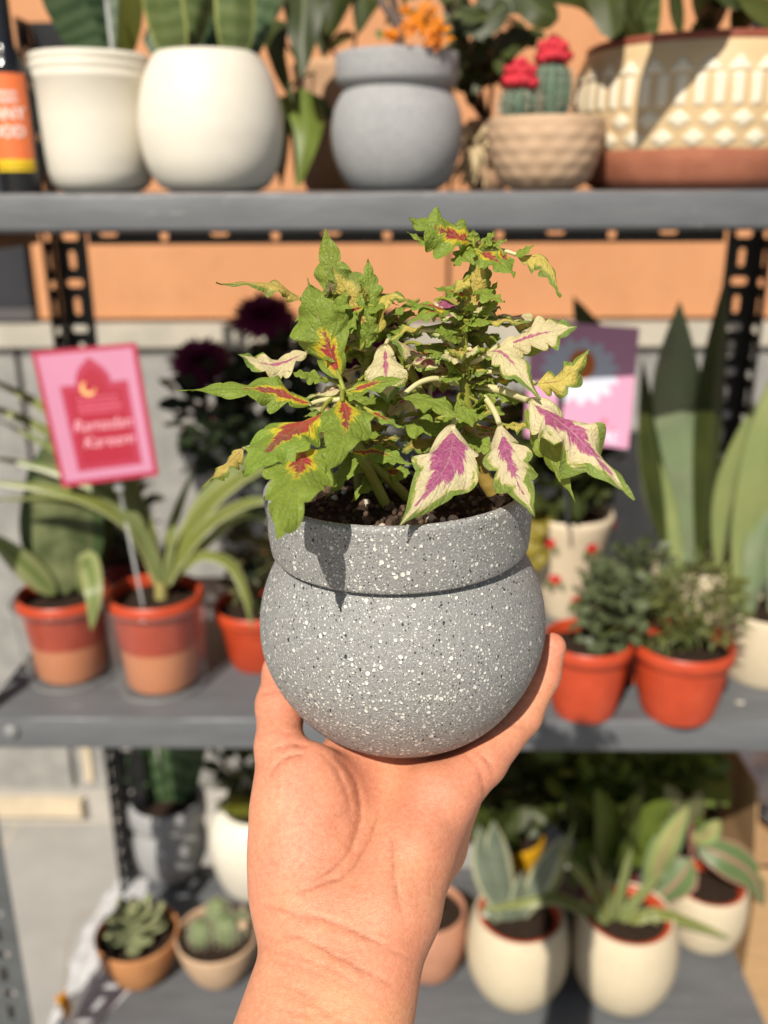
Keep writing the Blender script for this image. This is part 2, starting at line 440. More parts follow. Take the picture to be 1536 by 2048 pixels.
def leaf(parent, base, tip, wpx, m, nrm=(0, -1, .25), wf=w_sword, mids=(), n=16, fold=.15, name='leaf', wave=0., label=None, thick=0., **kw):
    """base / mids / tip: (px, py, Y)"""
    pts = [onY(*base)]+[onY(*q) for q in mids]+[onY(*tip)]
    mb = MB(); blade(mb, pts, wpx*depth(pts[len(pts)//2])/F, nrm, wf, n=n, fold=fold, wave=wave, thick=thick, **kw)
    o = mb.build(name, m, parent)
    if label: o['label'] = label
    return o
# -- bottle of plant food
def make_bottle():
    Y = 1.02; prof, c = pot_from_px(45, Y, [(34, 383), (38, 380), (39.5, 370), (39.5, 150), (38.5, 138), (33, 120), (25, 100), (20.5, 82), (19.5, 40), (19.5, -60)], Z1+.0005)
    t = thing('bottle', c, 'black glossy plant food bottle with an orange label and a yellow strip', 'bottle')
    blk = mat('black_plastic', (.012, .012, .014), (.008, .008, .01), rough=.18, scale=10, spec=.6)
    mb = MB(); mb.lathe([(0, 0)]+prof_smooth(prof[:1]+prof[1:], 48), c, 48); mb.build('body', blk, t)
    zt = prof[-1][1]
    mb = MB(); mb.lathe([(.0112, zt-.002), (.0135, zt), (.0135, zt+.022), (.0125, zt+.024), (0, zt+.024)], c, 32, disp=lambda a, r, z, i: .0004*math.sin(a*24) if r > .013 else 0); mb.build('cap', blk, t)
    R = 39.5*depth(c)/F+.0004
    def z_at(y): return onY(45, y, Y).z-c.z
    lo = mat('orange_label', (.82, .19, .06), (.80, .18, .055), rough=.45, scale=10); ly = mat('yellow_label', (.85, .58, .02), (.82, .55, .02), rough=.45, scale=10)
    lab = None
    for nm, m, y0, y1 in (('label', lo, 320, 150), ('label_strip', ly, 343, 320.5)):
        mb = MB(); rows = []
        for z in (z_at(y0), z_at(y1)): rows.append([c+V(R*math.sin(a), -R*math.cos(a), z) for a in [(-1.25+2.45*k/30) for k in range(31)]])
        mb.quadgrid(rows); o = mb.build(nm, m, t if nm == 'label' else lab); lab = lab or o
    def wrap(a0, zc, dr=.0004): return lambda v: c+V((R+dr+v.z)*math.sin(a0+v.x/R), -(R+dr+v.z)*math.cos(a0+v.x/R), zc+v.y)
    wt = mat('label_white', (.85, .72, .66), (.82, .70, .63), rough=.5, scale=10)
    mb = MB()
    for s_, y, sz, bo in (('PLANT', 231, .0150, .0004), ('FOOD', 266, .0150, .0004)): add_text(mb, s_, sz, wrap(-.16, z_at(y)), thick=.0001, bold=bo)
    r2 = random.Random(4)
    for y in (189, 203):                      # two lines of print too small to read
        x = -.021
        while x < .017:
            w = r2.uniform(.0012, .0022); zc = z_at(y)
            mb.face([wrap(-.16, zc)(V(a, b, 0)) for a, b in ((x, -.0022), (x+w, -.0022), (x+w, r2.choice((.0022, .0012))), (x, .0018))]); x += w+.0008
    mb.build('lettering', wt, lab)
    mb = MB(); x = -.026; zc = z_at(334)
    while x < .03:
        w = r2.uniform(.0008, .0016); mb.face([wrap(-.05, zc)(V(a, b, 0)) for a, b in ((x, -.001), (x+w, -.001), (x+w, .001), (x, .001))]); x += w+.0007
    mb.build('lettering', mat('label_brown', (.25, .12, .02), rough=.5), lab)
make_bottle()
# -- cream pot with a ringed rim
prof, c = pot_from_px(206, 1.065, [(70, 386), (84, 381), (96, 368), (104, 345), (109, 300), (113, 240), (116.5, 168), (119, 164), (119.5, 158), (117, 151), (117, 148), (120, 143), (120.5, 137), (117, 131), (117, 129), (120, 126), (120, 120), (117, 116)], Z1+.0005)
t = thing('potted_snake_plant', c, 'cream cylinder pot with a ringed rim holding dark mottled leaves, beside the bottle', 'potted plant')
mb = MB(); mb.lathe(wall_in(prof, .004, .03), c, 72); mb.build('pot', cream, t, auto=50)
soil(t, c+V(0, 0, prof[-1][1]-.02), prof[-1][0]-.004)
leaf(t, (185, 135, 1.06), (85, -70, 1.03), 78, snakeA, mids=((150, 50, 1.05),))
leaf(t, (205, 135, 1.09), (165, -90, 1.10), 66, snakeA, nrm=(.6, -.6, .2), mids=((195, 40, 1.10),))
leaf(t, (238, 135, 1.09), (262, -60, 1.06), 62, olive, wf=w_oval, mids=((256, 40, 1.07),), nrm=(-.2, -1, .4))
leaf(t, (215, 135, 1.12), (130, -60, 1.14), 70, snakeA, mids=((170, 30, 1.13),))
leaf(t, (228, 135, 1.10), (225, -90, 1.12), 60, snakeA)
# -- clear stake in it
clear = NT('clear_plastic'); gl = clear.n('ShaderNodeBsdfGlass'); gl.inputs['Roughness'].default_value = .05; gl.inputs['IOR'].default_value = 1.2
tr = clear.n('ShaderNodeBsdfTransparent'); tr.inputs[0].default_value = (.95, .96, .97, 1); mx = clear.n('ShaderNodeMixShader'); mx.inputs[0].default_value = .62
clear.link(gl.outputs[0], mx.inputs[1]); clear.link(tr.outputs[0], mx.inputs[2]); clear = clear.finish(mx.outputs[0])
frost = NT('frosted_plastic'); tr = frost.n('ShaderNodeBsdfTransparent'); mx = frost.n('ShaderNodeMixShader'); mx.inputs[0].default_value = .45
pr = frost.principled((.72, .73, .72), .25, .6); frost.link(pr, mx.inputs[1]); frost.link(tr.outputs[0], mx.inputs[2]); frost = frost.finish(mx.outputs[0])
def card_stake(c0, top, mid_at=.55, r=.0018, fork=.016):
    """clear prong with a round boss and a two-armed fork"""
    mb = MB(); c0, top = Vector(c0), Vector(top); d = top-c0
    mb.tube([c0, c0+d*.3, c0+d*.6, c0+d*.8], [r, r*1.1, r*1.2, r*1.3], 8)
    b = c0+d*.8
    for s in (-1, 1): mb.tube([b, b+V(s*fork*.45, 0, d.z*.06), b+V(s*fork*.62, 0, d.z*.12), b+V(s*fork*.8, 0, d.z*.26)], [r*1.2, r*1.4, r*1.3, r*.9], 8)
    q = b+V(0, -.001, -.003)
    rows = [[q+V(rr*math.cos(2*PI*k/16), y, rr*math.sin(2*PI*k/16)) for k in range(16)] for rr, y in ((.0001, -.002), (.005, -.0018), (.0065, 0), (.005, .0018), (.0001, .002))]
    mb.quadgrid(rows, wrap=True); return mb
p0, p1 = onY(228, 135, 1.03), onY(212, 0, 1.02)
st = card_stake(p0, p1+V(0, 0, .03)).build('card_stake', frost, root=p0); tag(st, 'clear plastic forked card stake stuck in the ringed cream pot', 'stake')
# -- round cream pot with green snake plants
prof, c = pot_from_px(431, 1.04, [(84, 381), (104, 372), (121, 350), (134, 318), (142, 272), (142.5, 235), (138, 195), (128, 155), (115, 125), (105, 109)], Z1+.0005)
t = thing('potted_snake_plant', c, 'round cream pot without a rim, thick green snake plants growing from it', 'potted plant')
mb = MB(); mb.lathe(wall_in(prof_smooth(prof, 40), .005, .03), c, 72); mb.build('pot', cream, t)
soil(t, c+V(0, 0, prof[-1][1]-.018), prof[-1][0]-.004)
for b_, ti, w, m_, nr, md in (
    ((345, 120, 1.01), (300, -90, .99), 92, snakeB, (-.3, -1, .1), ((325, 40, 1.0),)),
    ((365, 120, 1.04), (420, -80, 1.06), 70, snakeB, (.7, -.7, .1), ((395, 30, 1.05),)),
    ((470, 120, 1.01), (468, -120, 1.0), 82, snakeB, (.3, -1, .1), ((472, 30, 1.0),)),
    ((490, 120, 1.06), (545, -80, 1.06), 60, snakeA, (-.2, -1, .1), ((512, 40, 1.06),)),
    ((330, 120, 1.06), (295, 55, 1.07), 40, snakeA, (.2, -1, .3), ()),
    ((410, 120, 1.08), (385, -80, 1.09), 60, snakeA, (.2, -1, .3), ()),
    ((440, 120, 1.09), (440, -80, 1.10), 66, darkleaf, (-.3, -1, .3), ())):
    leaf(t, b_, ti, w, m_, nrm=nr, mids=md, fold=.35)
# -- tan pot behind with the big trailing leaves
tan = mat('tan_clay', (.60, .38, .24), (.52, .32, .19), rough=.75, scale=25, bump=.2, bscale=300, bdist=.0006, spec=.2)
prof, c = pot_from_px(700, 1.255, [(84, 372), (92, 360), (102, 250), (110, 140), (114, 128), (112, 122)], Z1+.0005)
t = thing('potted_pothos', c, 'tan pot behind the round grey stone pot, big dark leaves trailing over its side', 'potted plant')
mb = MB(); mb.lathe(wall_in(prof, .005, .03), c, 48); mb.build('pot', tan, t, auto=50)
soil(t, c+V(0, 0, prof[-1][1]-.02), prof[-1][0]-.004)
for b_, ti, w, m_, nr, wf, md in (
    ((610, -60, 1.10), (603, 158, 1.05), 100, darkleaf, (-.1, -1, .35), w_heart, ((606, 50, 1.07),)),
    ((545, 40, 1.12), (586, 205, 1.07), 62, darkleaf, (-.6, -.8, .3), w_heart, ((555, 120, 1.09),)),
    ((604, 176, 1.12), (594, 378, 1.055), 92, litleaf, (.25, -1, .45), w_heart, ((612, 262, 1.075),)),
    ((562, 190, 1.17), (562, 378, 1.14), 60, darkleaf, (-.5, -1, .2), w_heart, ((560, 280, 1.15),)),
    ((600, 190, 1.15), (672, 245, 1.12), 48, darkleaf, (.0, -1, .8), w_heart, ((640, 212, 1.13),)),
    ((560, -40, 1.16), (520, 80, 1.15), 70, darkleaf, (-.5, -1, .3), w_heart, ()),
    ((690, -70, 1.18), (652, 90, 1.15), 78, darkleaf, (.4, -1, .2), w_heart, ((672, 10, 1.16),)),
    ((740, -40, 1.2), (715, 70, 1.16), 70, darkleaf, (0, -1, .4), w_heart, ()),
    ((640, -60, 1.22), (650, 120, 1.2), 90, darkleaf, (.4, -1, .2), w_heart, ()),
    ((700, 60, 1.2), (640, 108, 1.12), 40, olive, (0, -1, .9), w_heart, ())):
    leaf(t, b_, ti, w, m_, nrm=nr, mids=md, wf=wf, wave=.12, fold=.2)
mb = MB()
for q in (((690, 135, 1.24), (640, 60, 1.2), (600, -70, 1.11)), ((680, 135, 1.24), (600, 120, 1.2), (548, 50, 1.13)), ((680, 135, 1.24), (615, 150, 1.19), (578, 175, 1.165)), ((700, 135, 1.25), (720, 30, 1.22), (735, -50, 1.2))):
    mb.tube(smoothpath([onY(*a) for a in q], 12), .0018, 6)
mb.build('stem', darkleaf, t)
# -- grey stone pot with orange flowers
t_ = NT('grey_stone'); nz = t_.noise(9, 5., .6); n2 = t_.noise(350, 4., .7)
col = t_.mix(.35, t_.ramp(nz, [(.3, (.255, .255, .26)), (.7, (.36, .36, .36))]), t_.ramp(n2, [(.35, (.22, .22, .225)), (.65, (.52, .52, .51))]))
greystone = t_.finish(t_.principled(col, .75, .25, t_.bump(n2, .5, .0012)))
prof, c = pot_from_px(794, 1.06, [(78, 377), (96, 366), (114, 338), (127, 300), (131.5, 260), (127, 220), (116, 192), (108, 180)], Z1+.0005)
t = thing('potted_kalanchoe', c, 'grey stone pot with a thick collar, small orange flowers and woody stems above it', 'potted plant')
mb = MB(); mb.lathe([(0, 0)]+prof_smooth(prof, 36)+[(prof[-1][0], prof[-1][1]+.012)], c, 72); pot = mb.build('pot', greystone, t)
zz = lambda y: onY(794, y, 1.06).z-c.z
rr = lambda h: h*depth(c)/F
mb = MB(); mb.lathe([(rr(100), zz(176)), (rr(112), zz(171)), (rr(117), zz(166)), (rr(118.5), zz(158)), (rr(118.5), zz(116)), (rr(117), zz(110)), (rr(112), zz(107)), (rr(106), zz(109)), (rr(102), zz(116)), (rr(102), zz(150))], c, 72); mb.build('rim', greystone, pot)
zs_ = zz(118); soil(t, c+V(0, 0, zs_), rr(103))
mb = MB(); bark = mat('woody_stem', (.25, .19, .16), (.17, .13, .11), rough=.85, scale=60, bump=.5)
for q, r in ((((800, 118, 1.05), (795, 60, 1.04), (770, 15, 1.03), (735, -50, 1.02)), .005), (((796, 118, 1.05), (800, 60, 1.04), (785, 0, 1.03), (780, -60, 1.02)), .0055), (((860, 118, 1.06), (880, 60, 1.05), (905, 20, 1.05), (930, -40, 1.04)), .003)):
    mb.tube(smoothpath([onY(*a) for a in q], 12), [r*(1-.4*k/11) for k in range(12)], 8)
mb.build('stem', bark, t)
orangefl = leafmat('orange_petal', (.80, .30, .01), (.72, .20, .01), trans=.3)
def flower_cluster(mb, pts, n, r, pet):
    for q in pts:
        for _ in range(n):
            o = q+V(rnd.uniform(-1, 1), rnd.uniform(-1, 1), rnd.uniform(-.8, .8))*r
            ax = V(rnd.uniform(-.8, .8), -1+rnd.random()*.6, rnd.uniform(0, 1.2)).normalized()
            sx = ax.cross(V(0, 0, 1)).normalized(); sy = sx.cross(ax)
            for k in range(4):
                a = PI/2*k+rnd.random()*.3
                d = sx*math.cos(a)+sy*math.sin(a)
                blade(mb, [o, o+d*pet*.6+ax*pet*.15, o+d*pet], pet*.75, ax, w_oval, n=5, nv=1)
mb = MB()
flower_cluster(mb, [onY(x, y, Y) for x, y, Y in ((825, 35, 1.01), (850, 25, 1.02), (868, 50, 1.0), (882, 70, 1.01), (850, 60, 1.02), (822, 62, 1.0), (860, 78, 1.0), (838, 45, 1.03))], 7, .009, .0052)
flower_cluster(mb, [onY(x, y, 1.0) for x, y in ((780, 72), (790, 68))], 6, .005, .005)
mb.build('flowers', orangefl, t)
mb = MB()
for k in range(60):
    q = onY(rnd.uniform(740, 930), rnd.uniform(-40, 60), rnd.uniform(1.03, 1.1)); d = V(rnd.uniform(-1, 1), rnd.uniform(-1, 0), rnd.uniform(-.4, 1)).normalized()*.022
    blade(mb, [q, q+d*.5+V(0, 0, .003), q+d], .009, (0, -.5, 1), w_oval, n=6, nv=2)
mb.build('foliage', leafmat('pale_green_leaf', (.20, .24, .09), (.12, .16, .05), trans=.3), t)
# -- dark shrub behind, between the stone pot and the bowl
prof, c = pot_from_px(975, 1.22, [(34, 374), (48, 350), (56, 300), (52, 250), (44, 235)], Z1+.0005)
t = thing('potted_shrub', c, 'tan vase tied with raffia behind the dimpled bowl, leafy shrub on dark stems', 'potted plant')
mb = MB(); mb.lathe(wall_in(prof_smooth(prof, 24), .004, .03), c, 40); vase = mb.build('vase', tan, t)
soil(t, c+V(0, 0, prof[-1][1]-.02), prof[-1][0]-.003)
mb = MB(); r_ = prof[3][0]+.002; zt = prof[3][1]
for k in range(7): mb.tube([c+V((r_+.001*(k % 2))*math.cos(2*PI*i/24), (r_+.001)*math.sin(2*PI*i/24), zt-.003*k+.002*math.sin(i+k)) for i in range(25)], .0016, 5, cap=False)
kn = onY(950, 285, 1.10)
mb.build('raffia_tie', mat('raffia', (.62, .50, .30), (.50, .38, .22), rough=.8, scale=80), vase); mb = MB()
for k in range(14):
    a = rnd.uniform(-.6, .6); L = rnd.uniform(.03, .05)
    mb.tube(smoothpath([kn, kn+V(a*.02, -.006, -L*.4), kn+V(a*.035-.008, -.002, -L)], 8), [.0016]*7+[.0008], 5)
for s in (-1, 1):
    for k in range(4): mb.tube(smoothpath([kn, kn+V(s*.012, -.004, .012+.002*k), kn+V(s*.02, 0, .002*k), kn+V(s*.006, .002, -.006), kn], 10), .0015, 5)
mb.build('raffia_bow', MATS['raffia'], vase)
mb = MB(); stems = []
for q in (((972, 245, 1.22), (945, 160, 1.18), (930, 60, 1.16), (900, -60, 1.14)), ((975, 245, 1.22), (962, 160, 1.2), (985, 70, 1.18), (1010, -40, 1.17)), ((978, 245, 1.22), (985, 170, 1.2), (1010, 110, 1.17), (1040, 60, 1.15)), ((970, 245, 1.22), (932, 180, 1.2), (925, 120, 1.19), (930, 100, 1.18)), ((975, 245, 1.22), (955, 200, 1.2), (950, 90, 1.2), (960, -40, 1.2))):
    p = smoothpath([onY(*a) for a in q], 14); stems.append(p); mb.tube(p, [.0032*(1-.5*k/13) for k in range(14)], 6)
mb.build('stem', mat('dark_stem', (.05, .035, .025), (.03, .02, .015), rough=.8, scale=80), t)
mb = MB()
for ln in (((900, 20, 1.12), (960, 40, 1.1), (1020, 5, 1.09), 80), ((1030, -30, 1.1), (1075, 15, 1.08), (1118, 38, 1.08), 78), ((960, -40, 1.12), (1000, -10, 1.1), (1060, 10, 1.09), 80), ((1000, 60, 1.15), (1010, 100, 1.12), (1000, 150, 1.1), 52), ((1040, 40, 1.15), (1030, 80, 1.12), (1012, 118, 1.1), 50), ((930, 60, 1.15), (915, 110, 1.12), (922, 160, 1.1), 44), ((985, 70, 1.17), (965, 90, 1.15), (950, 130, 1.13), 40), ((1010, 60, 1.14), (1050, 70, 1.12), (1072, 95, 1.11), 34), ((930, 120, 1.18), (950, 150, 1.15), (945, 190, 1.14), 40), ((880, -20, 1.16), (920, 20, 1.14), (900, 90, 1.12), 60), ((945, 10, 1.17), (960, 60, 1.15), (975, 105, 1.14), 46)):
    blade(mb, [onY(*q) for q in ln[:3]], ln[3]*.6/F*1.05*1.4, (-.1, -1, .5), w_oval, n=12, nv=3, wave=.1)
for k in range(46):
    s = rnd.choice(stems); q = s[rnd.randrange(4, 14)]; d = V(rnd.uniform(-1, 1), rnd.uniform(-1, .2), rnd.uniform(-.8, .5)).normalized()*rnd.uniform(.02, .04)
    blade(mb, [q, q+d*.5+V(0, 0, .004), q+d], .016, (0, -1, .6), w_oval, n=7, nv=2)
mb.build('foliage', darkleaf, t)
# -- dimpled bowl with two grafted cacti
prof, c = pot_from_px(1086, 1.045, [(60, 375), (80, 364), (96, 340), (108, 305), (114.5, 270), (116.5, 245), (116, 234)], Z1+.0005)
t = thing('potted_cacti', c, 'dimpled tan bowl holding two grafted cacti with red caps', 'potted plant')
pk = mat('peach_clay', (.58, .40, .26), (.50, .335, .21), stain=.3, rough=.7, scale=25, bump=.15, bscale=300, bdist=.0005, spec=.25)
ps = prof_smooth(prof, 60); zmax = prof[-1][1]
def dimp(a, r, z, i):
    u, w = a/(2*PI)*15, z/zmax*5.2
    k = round(w); uu = u+.5*(k % 2)
    du, dw = uu-round(uu), w-k
    if z > zmax*.90 or z < .004: return 0
    return .0016*(math.exp(-(du*du+dw*dw)*7)-.25)
q = wall_in(ps, .004, .02)
mb = MB(); mb.lathe(q, c, 150, disp=lambda a, r, z, i: dimp(a, r, z, i) if 2 <= i < 62 else 0); mb.build('bowl', pk, t)
soil(t, c+V(0, 0, zmax-.010), prof[-1][0]-.004)
cactus = mat('cactus_skin', (.13, .19, .13), (.09, .14, .10), rough=.65, scale=60, bump=.3, bscale=200)
redfl = mat('red_cactus_cap', (.62, .03, .05), (.45, .015, .03), rough=.6, scale=120, bump=.6)
spine = mat('cactus_spine', (.55, .50, .38), (.45, .40, .30), rough=.7, scale=80)
def grafted(cx, Y, ybot, ytop, hw, ycap, hwc):
    p0, p1 = onY(cx, ybot, Y), onY(cx, ytop, Y); h = p1.z-p0.z; r = hw*depth(p0)/F
    mb = MB(); mb.lathe([(r*.75, -.01), (r*.9, h*.1), (r, h*.4), (r*.98, h*.7), (r*.8, h*.92), (r*.5, h*1.02), (0, h*1.03)], p0, 72, disp=lambda a, rr, z, i: -.26*rr*(1-abs(math.sin(a*4.5)))**1.2)
    b = mb.build('cactus', cactus, t)
    mb = MB(); rc = hwc*depth(p0)/F; hc = p1.z+.001
    for i in range(3):
        rc = hwc*depth(p0)/F*(1+.06*i)
        for k in range(13 if i < 2 else 6):       # knobbly cap made of many small heads
            a = 2*PI*k/(13 if i < 2 else 6)+i*.3; rad = rc*(.86, .62, .25)[i]; zz_ = (.004, .012, .0165)[i]
            rad *= rnd.uniform(.88, 1.1); o = V(p0.x+rad*math.cos(a), p0.y+rad*math.sin(a), hc+zz_*rc/.017+rnd.uniform(-.0025, .003))
            mb.lathe([(.0001, -.0045), (.0042, -.002), (.0048, .001), (.003, .0045), (.0001, .0055)], o, 7, disp=lambda a_, r_, z_, i_: .0012*math.sin(3*a_+k))
    mb.lathe([(0, 0), (rc*.85, .001), (rc*.85, .009), (rc*.5, .014), (0, .016)], V(p0.x, p0.y, hc), 20)
    mb.build('cap', redfl, b)
    mb = MB()
    for k in range(9):
        a = (k+.5)*2*PI/9*1.0+PI/9
        for j in range(6):
            z = h*(.15+.14*j); rr_ = r*(1.0 if j < 5 else .8); o = p0+V(rr_*math.cos(a), rr_*math.sin(a), z)
            for e in range(4):
                d = (V(math.cos(a), math.sin(a), .2)+V(rnd.uniform(-1, 1), rnd.uniform(-1, 1), rnd.uniform(-.8, .8))*.8).normalized()
                mb.tube([o, o+d*.008], [.00055, .0002], 3, cap=False)
    mb.build('spines', spine, b)
grafted(1038, 1.03, 236, 178, 36, 150, 36)
grafted(1100, 1.055, 236, 128, 40, 100, 34)
# -- large patterned bowl
Yb = 1.115
prof, c = pot_from_px(1378, Yb, [(188, 376), (206, 362), (220, 335), (229, 308), (237, 262), (241, 215), (240, 170), (235, 132), (229, 112), (224, 104)], Z1+.0005)
t = thing('potted_philodendron', c, 'large cream bowl with embossed triangles, bars and diamonds on a terracotta base', 'potted plant')
zz = lambda y: onY(1378, y, Yb).z-c.z
zb, zt = zz(305), prof[-1][1]-.004
ps = prof_smooth(prof, 150)
def relief(a, z):
    f = (z-zb)/(zt-zb)
    if f < .015 or f > .97: return 0.
    def sm(x): return max(0., min(1., x*4+.5))
    if .73 < f < .87:
        u = a/(2*PI)*30; d = abs(u-math.floor(u)-.5); return sm((.40*(1-(f-.73)/.13)-d)*2.2)
    if .41 < f < .70:
        u = a/(2*PI)*46; d = abs(u-math.floor(u)-.5); return sm((.24-d)*2.2)*sm((min(f-.41, .70-f))*30)
    for fc, ph in ((.275, 0.), (.095, .5)):
        if abs(f-fc) < .10:
            u = a/(2*PI)*27+ph; d = abs(u-math.floor(u)-.5); return sm((.34-d-abs(f-fc)*4.2)*2.)
    return 0.
q = wall_in(ps, .006, .03); nq = len(q)
mb = MB(); seg = 420
mb.lathe(q, c, seg, disp=lambda a, r, z, i: .0024*relief(a, z) if 2 <= i < 152 else 0)
t_ = NT('embossed_glaze')
at = t_.n('ShaderNodeAttribute'); at.attribute_name = 'relief'; sx = t_.n('ShaderNodeSeparateXYZ'); t_.link(t_.obj(), sx.inputs[0])
nz = t_.noise(30, 4.)
gl_ = t_.ramp(t_.math('MULTIPLY_ADD', t_.math('SUBTRACT', nz, .5), .5, at.outputs['Fac']), [(.0, (.58, .42, .23)), (.55, (.76, .68, .52))])
tc_ = t_.ramp(t_.noise(40, 5.), [(.35, (.42, .15, .085)), (.65, (.50, .19, .11))])
low = t_.math('LESS_THAN', t_.math('ADD', sx.outputs[2], t_.math('MULTIPLY', t_.math('SUBTRACT', t_.noise(14, 2.), .5), .004)), zb)
col = t_.mix(low, gl_, tc_)
gm = t_.finish(t_.principled(col, .5, .35, t_.bump(t_.noise(260, 4.), .15, .0006)))
bowl = mb.build('bowl', gm, t)
va = bowl.data.attributes.new('relief', 'FLOAT', 'POINT'); vals = []
for i, (r, z) in enumerate(q):
    for k in range(seg): vals.append(relief(2*PI*k/seg, z) if 2 <= i < 152 else 0.)
va.data.foreach_set('value', vals)
r0, z0 = prof[-1]
mb = MB(); mb.lathe([(r0-.006, z0-.004), (r0+.0015, z0-.003), (r0+.002, z0+.004), (r0-.002, z0+.0065), (r0-.009, z0+.005), (r0-.010, z0-.02)], c, 96); mb.build('rim', mat('red_terracotta_rim', (.28, .075, .04), (.22, .055, .03), rough=.6, scale=30), bowl)
soil(t, c+V(0, 0, z0-.012), r0-.008)
for b_, ti, w, nr, md, m_ in (
    ((1290, 100, 1.06), (1225, 78, 1.0), 80, (-.1, -1, .2), ((1215, -20, 1.03),), darkleaf),
    ((1300, 90, 1.08), (1305, -60, 1.06), 46, (0, -1, .2), (), snakeB),
    ((1430, 70, 1.1), (1395, -40, 1.02), 110, (0, -1, .1), ((1425, 0, 1.05),), darkleaf),
    ((1430, 70, 1.12), (1490, 20, 1.03), 90, (.2, -1, .2), ((1450, -30, 1.06),), darkleaf),
    ((1480, 80, 1.08), (1560, 60, 1.0), 90, (.2, -1, .3), ((1510, -10, 1.04),), olive),
    ((1360, 70, 1.1), (1345, -60, 1.1), 30, (0, -1, .2), (), darkleaf),
    ((1260, 100, 1.08), (1080, -10, 1.02), 70, (0, -1, .5), ((1180, -10, 1.05),), darkleaf)):
    leaf(t, b_, ti, w, m_, nrm=nr, mids=md, wf=w_oval, wave=.08)
# the leaf that leans out over the bowl and shades it
p = onY(1318, 150, 1.0)-sd*.115
mb = MB(); blade(mb, [p+V(.035, .05, .01), p+V(.03, .01, .03), p+V(-.005, -.01, .0), p+V(-.02, -.005, -.045)], .085, V(-.2, -.6, .75), w_heart, n=16, wave=.12); mb.build('leaf', darkleaf, t)
mb = MB(); mb.tube(smoothpath([c+V(0, 0, z0-.01), c+V(-.02, -.05, z0+.09), p+V(.035, .05, .01)], 12), .002, 6); mb.build('stem', darkleaf, t)
# ================================================================ MIDDLE SHELF
def rnd_dir(up=0.): 
    while True:
        d = V(rnd.uniform(-1, 1), rnd.uniform(-1, 1), rnd.uniform(-1, 1)+up)
        if .1 < d.length < 1.4: return d.normalized()
def bush(mb, c, rx, ry, rz, n, L, wr=.5, wf=w_oval, up=.3, hollow=.35, wave=.1):
    for _ in range(n):
        d = rnd_dir(up*.4); k = rnd.uniform(hollow, 1)**.7
        q = Vector(c)+V(d.x*rx, d.y*ry, d.z*rz)*k
        o = (d+rnd_dir(up)*.8).normalized(); l = L*rnd.uniform(.6, 1.15)
        nr = (V(0, -.2, 1)+rnd_dir()*.7)
        blade(mb, [q, q+o*l*.55+V(0, 0, l*.08), q+o*l-V(0, 0, l*.06)], l*wr, nr, wf, n=6, nv=2, wave=wave)
def twigs(mb, base, c, rx, ry, rz, n, r=.0012):
    for _ in range(n):
        d = rnd_dir(.5); e = Vector(c)+V(d.x*rx, d.y*ry, d.z*rz)*.85
        b = Vector(base)+V(rnd.uniform(-1, 1), rnd.uniform(-1, 1), 0)*.008
        mb.tube(smoothpath([b, b.lerp(e, .5)+V(0, 0, .01), e], 8), [r]*5+[r*.7]*3, 5, cap=False)
orange_pl = mat('orange_plastic', (.53, .066, .020), (.43, .050, .016), rough=.42, stain=.28, scale=34, spec=.45, bump=.06, bscale=200)
peach_pl = mat('peach_plastic', (.66, .25, .11), (.60, .22, .095), rough=.5, scale=12)
t_ = NT('clear_cup_plastic'); lw = t_.n('ShaderNodeLayerWeight'); lw.inputs[0].default_value = .5
tr = t_.n('ShaderNodeBsdfTransparent'); tr.inputs[0].default_value = (.97, .975, .975, 1); gs = t_.n('ShaderNodeBsdfGlossy'); gs.inputs['Roughness'].default_value = .06
mx = t_.n('ShaderNodeMixShader'); t_.link(t_.math('MULTIPLY_ADD', t_.math('POWER', lw.outputs['Facing'], 3.), .80, .05, clamp=True), mx.inputs[0]); t_.link(tr.outputs[0], mx.inputs[1]); t_.link(gs.outputs[0], mx.inputs[2]); df = t_.n('ShaderNodeBsdfDiffuse'); df.inputs[0].default_value = (.75, .76, .77, 1); mz = t_.n('ShaderNodeMixShader'); t_.link(t_.math('MULTIPLY_ADD', t_.math('POWER', lw.outputs['Facing'], 2.), .13, .012, clamp=True), mz.inputs[0]); t_.link(mx.outputs[0], mz.inputs[1]); t_.link(df.outputs[0], mz.inputs[2]); clearcup = t_.finish(mz.outputs[0])  # faint white veil painted in for reflections the clear wall lacks
dumb = leafmat('mottled_leaf', (.20, .225, .10), (.065, .085, .03), scale=26, trans=.2, edge=(.05, .09, .03), edge_at=.75)
spider = leafmat('striped_green_leaf', (.215, .24, .055), (.16, .19, .045), trans=.25, edge=(.40, .42, .20), edge_at=.72, rough=.35)
spider2 = leafmat('pale_striped_leaf', (.32, .34, .15), (.24, .28, .10), trans=.25, mid=(.14, .20, .05), mid_w=.3, rough=.35)
mumleaf = leafmat('dark_mum_leaf', (.035, .05, .022), (.018, .028, .014), trans=.15)
mumfl = leafmat('burgundy_petal', (.24, .018, .095), (.14, .010, .06), trans=.15, rough=.5)
roundleaf = leafmat('grey_green_leaf', (.125, .15, .07), (.08, .10, .045), trans=.2)
finefl = leafmat('fine_green_leaf', (.17, .185, .05), (.10, .12, .035), trans=.25)
whale = leafmat('silver_snake_leaf', (.25, .29, .17), (.17, .21, .12), trans=.12, edge=(.10, .13, .05), edge_at=.95, band=((.19, .26, .13), 26.))
whale2 = leafmat('yellow_green_snake_leaf', (.28, .31, .12), (.21, .25, .09), trans=.15, edge=(.12, .15, .045), edge_at=.90, band=((.22, .27, .10), 20.))
def z_rel(cx, Y, c): return lambda y: onY(cx, y, Y).z-c.z
